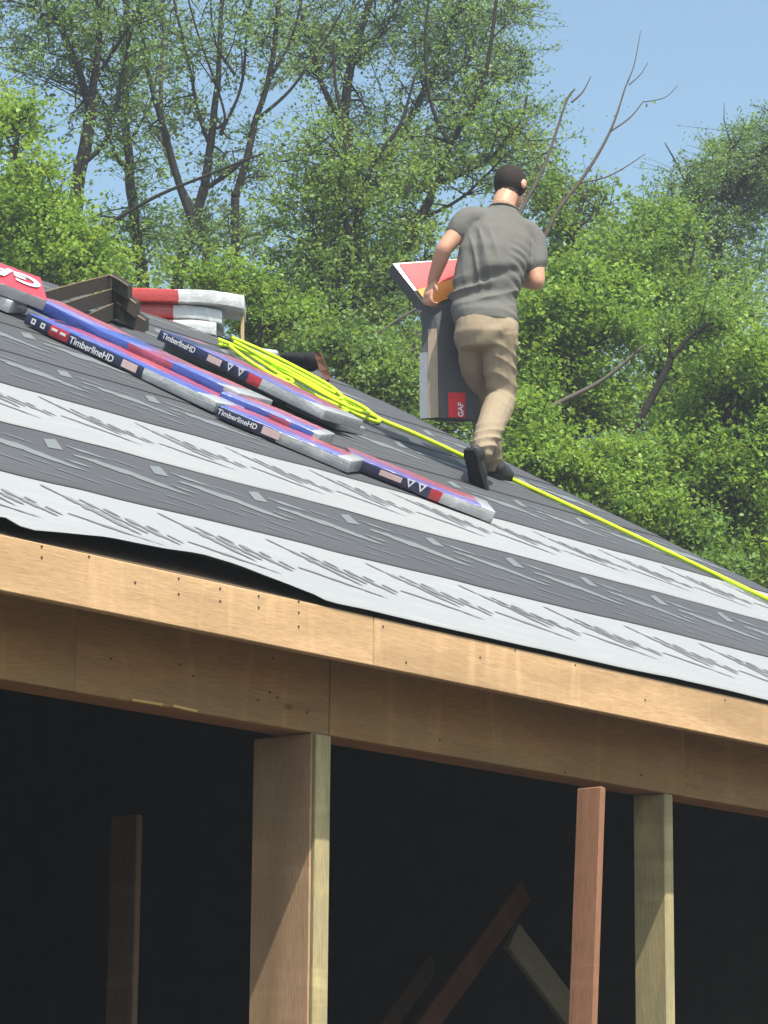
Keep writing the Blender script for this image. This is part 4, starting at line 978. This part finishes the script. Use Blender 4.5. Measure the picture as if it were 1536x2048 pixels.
tree('leafy_tree', 'small airy tree behind the person\'s right shoulder', 31.0,
     [([(1140, 640), (1148, 520), (1152, 450), (1165, 390)], .04, .012), ([(1148, 500), (1110, 440), (1090, 390)], .016, .005), ([(1152, 460), (1195, 420), (1215, 385)], .016, .005)],
     [(1150, 420, 80, 55, 46), (1080, 380, 60, 60, 26), (1110, 500, 60, 60, 36)], 'leaf_mid', .05, 46, .18, .8)
# right side
tree('leafy_tree', 'bright leafy tree right of the person\'s waist', 27.5,
     [([(1150, 1000), (1130, 850), (1120, 700), (1110, 600)], .05, .015), ([(1125, 760), (1190, 680), (1230, 600)], .024, .008), ([(1120, 700), (1080, 640), (1070, 600)], .018, .006)],
     [(1140, 640, 100, 110, 79), (1080, 720, 70, 110, 50), (1220, 640, 90, 100, 58), (1170, 780, 120, 90, 65)], 'leaf_bright', .048, 135, .18, .8)
tree('leafy_tree', 'mid-green rounded tree in the middle of the right-hand thicket', 29.5,
     [([(1195, 1080), (1215, 960), (1262, 870), (1310, 780), (1345, 715)], .07, .05), ([(1345, 715), (1400, 660), (1450, 620)], .04, .012), ([(1310, 780), (1320, 680), (1300, 560), (1290, 470)], .03, .01), ([(1345, 715), (1370, 600), (1390, 480)], .03, .01)],
     [(1300, 560, 110, 110, 79), (1400, 600, 110, 100, 65), (1250, 500, 80, 60, 36), (1360, 760, 100, 90, 50), (1330, 450, 60, 60, 19)], 'leaf_mid', .047, 130, .2, 1.0, tint_bias=.1)
tree('airy_tree', 'pale airy tree top against the sky at the right frame edge', 36.0,
     [([(1420, 900), (1430, 640), (1440, 480), (1450, 370), (1470, 280)], .06, .014), ([(1440, 480), (1390, 400), (1350, 320), (1330, 285)], .022, .006), ([(1450, 400), (1510, 320), (1545, 250)], .022, .006), ([(1470, 300), (1450, 250), (1448, 205)], .010, .003), ([(1440, 500), (1380, 460), (1320, 400)], .018, .005), ([(1545, 250), (1535, 220), (1500, 210)], .008, .003)],
     [(1440, 390, 120, 110, 120), (1530, 330, 80, 110, 90), (1370, 380, 55, 80, 18), (1460, 500, 120, 80, 49), (1600, 300, 80, 120, 35)], 'leaf_pale', .039, 80, .2, 1.2)
tree('leafy_tree', 'bright green tree low at the right frame edge above the roof corner', 26.5,
     [([(1440, 1250), (1450, 1050), (1460, 900), (1470, 800)], .05, .015), ([(1450, 1000), (1380, 930), (1330, 880)], .024, .008), ([(1460, 900), (1520, 830), (1560, 780)], .022, .007)],
     [(1430, 880, 130, 130, 105), (1520, 980, 90, 130, 77), (1350, 980, 110, 90, 70), (1480, 1110, 130, 90, 77), (1560, 780, 70, 130, 49), (1480, 720, 90, 60, 28)], 'leaf_bright', .048, 130, .19, .9)
tree('shrub', 'yellow-green shrub right behind the roof edge by the person\'s boots', 25.0,
     [([(1130, 1100), (1110, 980), (1090, 900)], .03, .008), ([(1110, 990), (1180, 940), (1210, 900)], .015, .005)],
     [(1080, 900, 70, 50, 42), (1160, 960, 100, 60, 60), (1260, 1000, 90, 80, 68), (1040, 840, 60, 50, 22)], 'leaf_bright', .045, 115, .16, .7, group='shrubs behind the roof edge', cat='shrub', tint_bias=.1)
tree('shrub', 'dark green shrub behind the roof edge under the right-hand trees', 25.6,
     [([(1330, 1200), (1320, 1080), (1310, 1000)], .03, .008), ([(1320, 1090), (1400, 1050)], .015, .005)],
     [(1330, 1060, 110, 70, 56), (1230, 930, 80, 70, 35), (1430, 1150, 110, 60, 49)], 'leaf_mid', .052, 70, .17, .7, group='shrubs behind the roof edge', cat='shrub')
tree('shrub', 'thin-leaved shrub behind the roof between the black pouch and the carried bundle', 25.5,
     [([(760, 880), (750, 780), (740, 700)], .026, .007), ([(755, 800), (810, 740), (860, 690)], .016, .005), ([(750, 790), (700, 730), (670, 690)], .014, .005)],
     [(730, 740, 90, 60, 50), (820, 790, 80, 60, 38), (640, 680, 90, 50, 34), (880, 850, 90, 40, 30)], 'leaf_olive', .048, 62, .16, .7, group='shrubs behind the roof edge', cat='shrub')
tree('shrub', 'low shrub with pale sprigs above the red and white bundles', 25.8,
     [([(510, 760), (520, 660), (525, 580)], .024, .006), ([(520, 670), (560, 620), (590, 560)], .012, .004), ([(520, 660), (480, 610), (470, 560)], .012, .004)],
     [(520, 620, 80, 80, 42), (460, 560, 70, 40, 20), (600, 640, 60, 60, 20), (350, 545, 90, 30, 16)], 'leaf_bright', .042, 78, .16, .7, group='shrubs behind the roof edge', cat='shrub')
tree('fallen_limb_tree', 'leaning bare limb slanting up through the leaves right of the person\'s knee', 26.2,
     [([(1000, 900), (1040, 850), (1110, 810), (1180, 775), (1230, 740), (1290, 690)], .034, .012), ([(1110, 810), (1080, 812), (1020, 870)], .012, .006)], [], bark='bark_pale')
tree('leaning_trunk_tree', 'dark leaning trunk crossing the right-hand thicket, forked at its top', 26.0,
     [([(1180, 1020), (1215, 950), (1262, 868), (1305, 790), (1342, 718)], .045, .032), ([(1342, 718), (1385, 668), (1440, 640)], .026, .010), ([(1305, 790), (1335, 735), (1338, 660)], .018, .007)],
     [(1440, 640, 50, 30, 10), (1330, 660, 40, 30, 8)], 'leaf_mid', .045, 60, .15, .4)
tree('leaning_tree', 'thin leaning trunk crossing the thicket left of the carried bundle', 26.8,
     [([(640, 800), (720, 700), (780, 650), (860, 600)], .02, .009), ([(760, 800), (800, 720), (850, 690)], .018, .008)], [(800, 690, 60, 50, 20)], 'leaf_olive', .045, 50, .15, .5, bark='bark_pale')

# far woodland: a mass that closes the view low down
n = 110000
def wood_top(px):
    return np.interp(px, [-300, 0, 120, 260, 420, 560, 700, 900, 1060, 1200, 1320, 1450, 1600, 1900], [380, 400, 470, 430, 420, 400, 430, 430, 430, 470, 500, 430, 400, 420])
px = rng.uniform(-350, 1900, n); tp = wood_top(px)+rng.normal(size=n)*30
py = tp + (1300-tp)*rng.random(n)**0.85; Dd = rng.uniform(38, 46, n)
rays = np.array(FWD)[None]+np.array(RGT)[None]*((px-W/2)/FPX)[:, None]-np.array(UPV)[None]*((py-H/2)/FPX)[:, None]
P = np.array(C0)[None]+rays*(Dd/(rays@FHn))[:, None]
# clump them
cl = P[rng.integers(0, 1500, n)]; P = np.where((rng.random(n) < .75)[:, None], cl+rng.normal(size=(n, 3))*np.array([.45, .45, .32]), P)
tag(obj('far_woodland', leaf_mesh('far_woodland', P, .075*rng.uniform(.6, 1.4, n), np.clip(rng.normal(.4, .22, n), 0, 1)), M['leaf_far']), 'far green woodland seen through gaps between the trees', 'woodland', kind='stuff')
# ================================================================== HAZE: thin bright air round everything
hz = box_bm(860, 860, 26, 0)
hm_ = bpy.data.materials.new('haze_air'); hm_.use_nodes = True; hnt = hm_.node_tree; hnt.nodes.clear()
ho = hnt.nodes.new('ShaderNodeOutputMaterial'); hv = hnt.nodes.new('ShaderNodeVolumePrincipled')
hv.inputs['Color'].default_value = (0.86, 0.92, 1.0, 1); hv.inputs['Density'].default_value = 0.0019; hv.inputs['Anisotropy'].default_value = 0.2
hnt.links.new(hv.outputs[0], ho.inputs['Volume'])
tag(obj('haze', hz, hm_, None, Matrix.Translation((-430, -430, -2.0))), 'thin bright haze in the air around the whole scene', 'haze', kind='stuff')
print('leaves', NLEAF[0]+n, 'objects', len(bpy.data.objects), 'size tris', sum(len(o.data.polygons) for o in bpy.data.objects if o.type == 'MESH'))
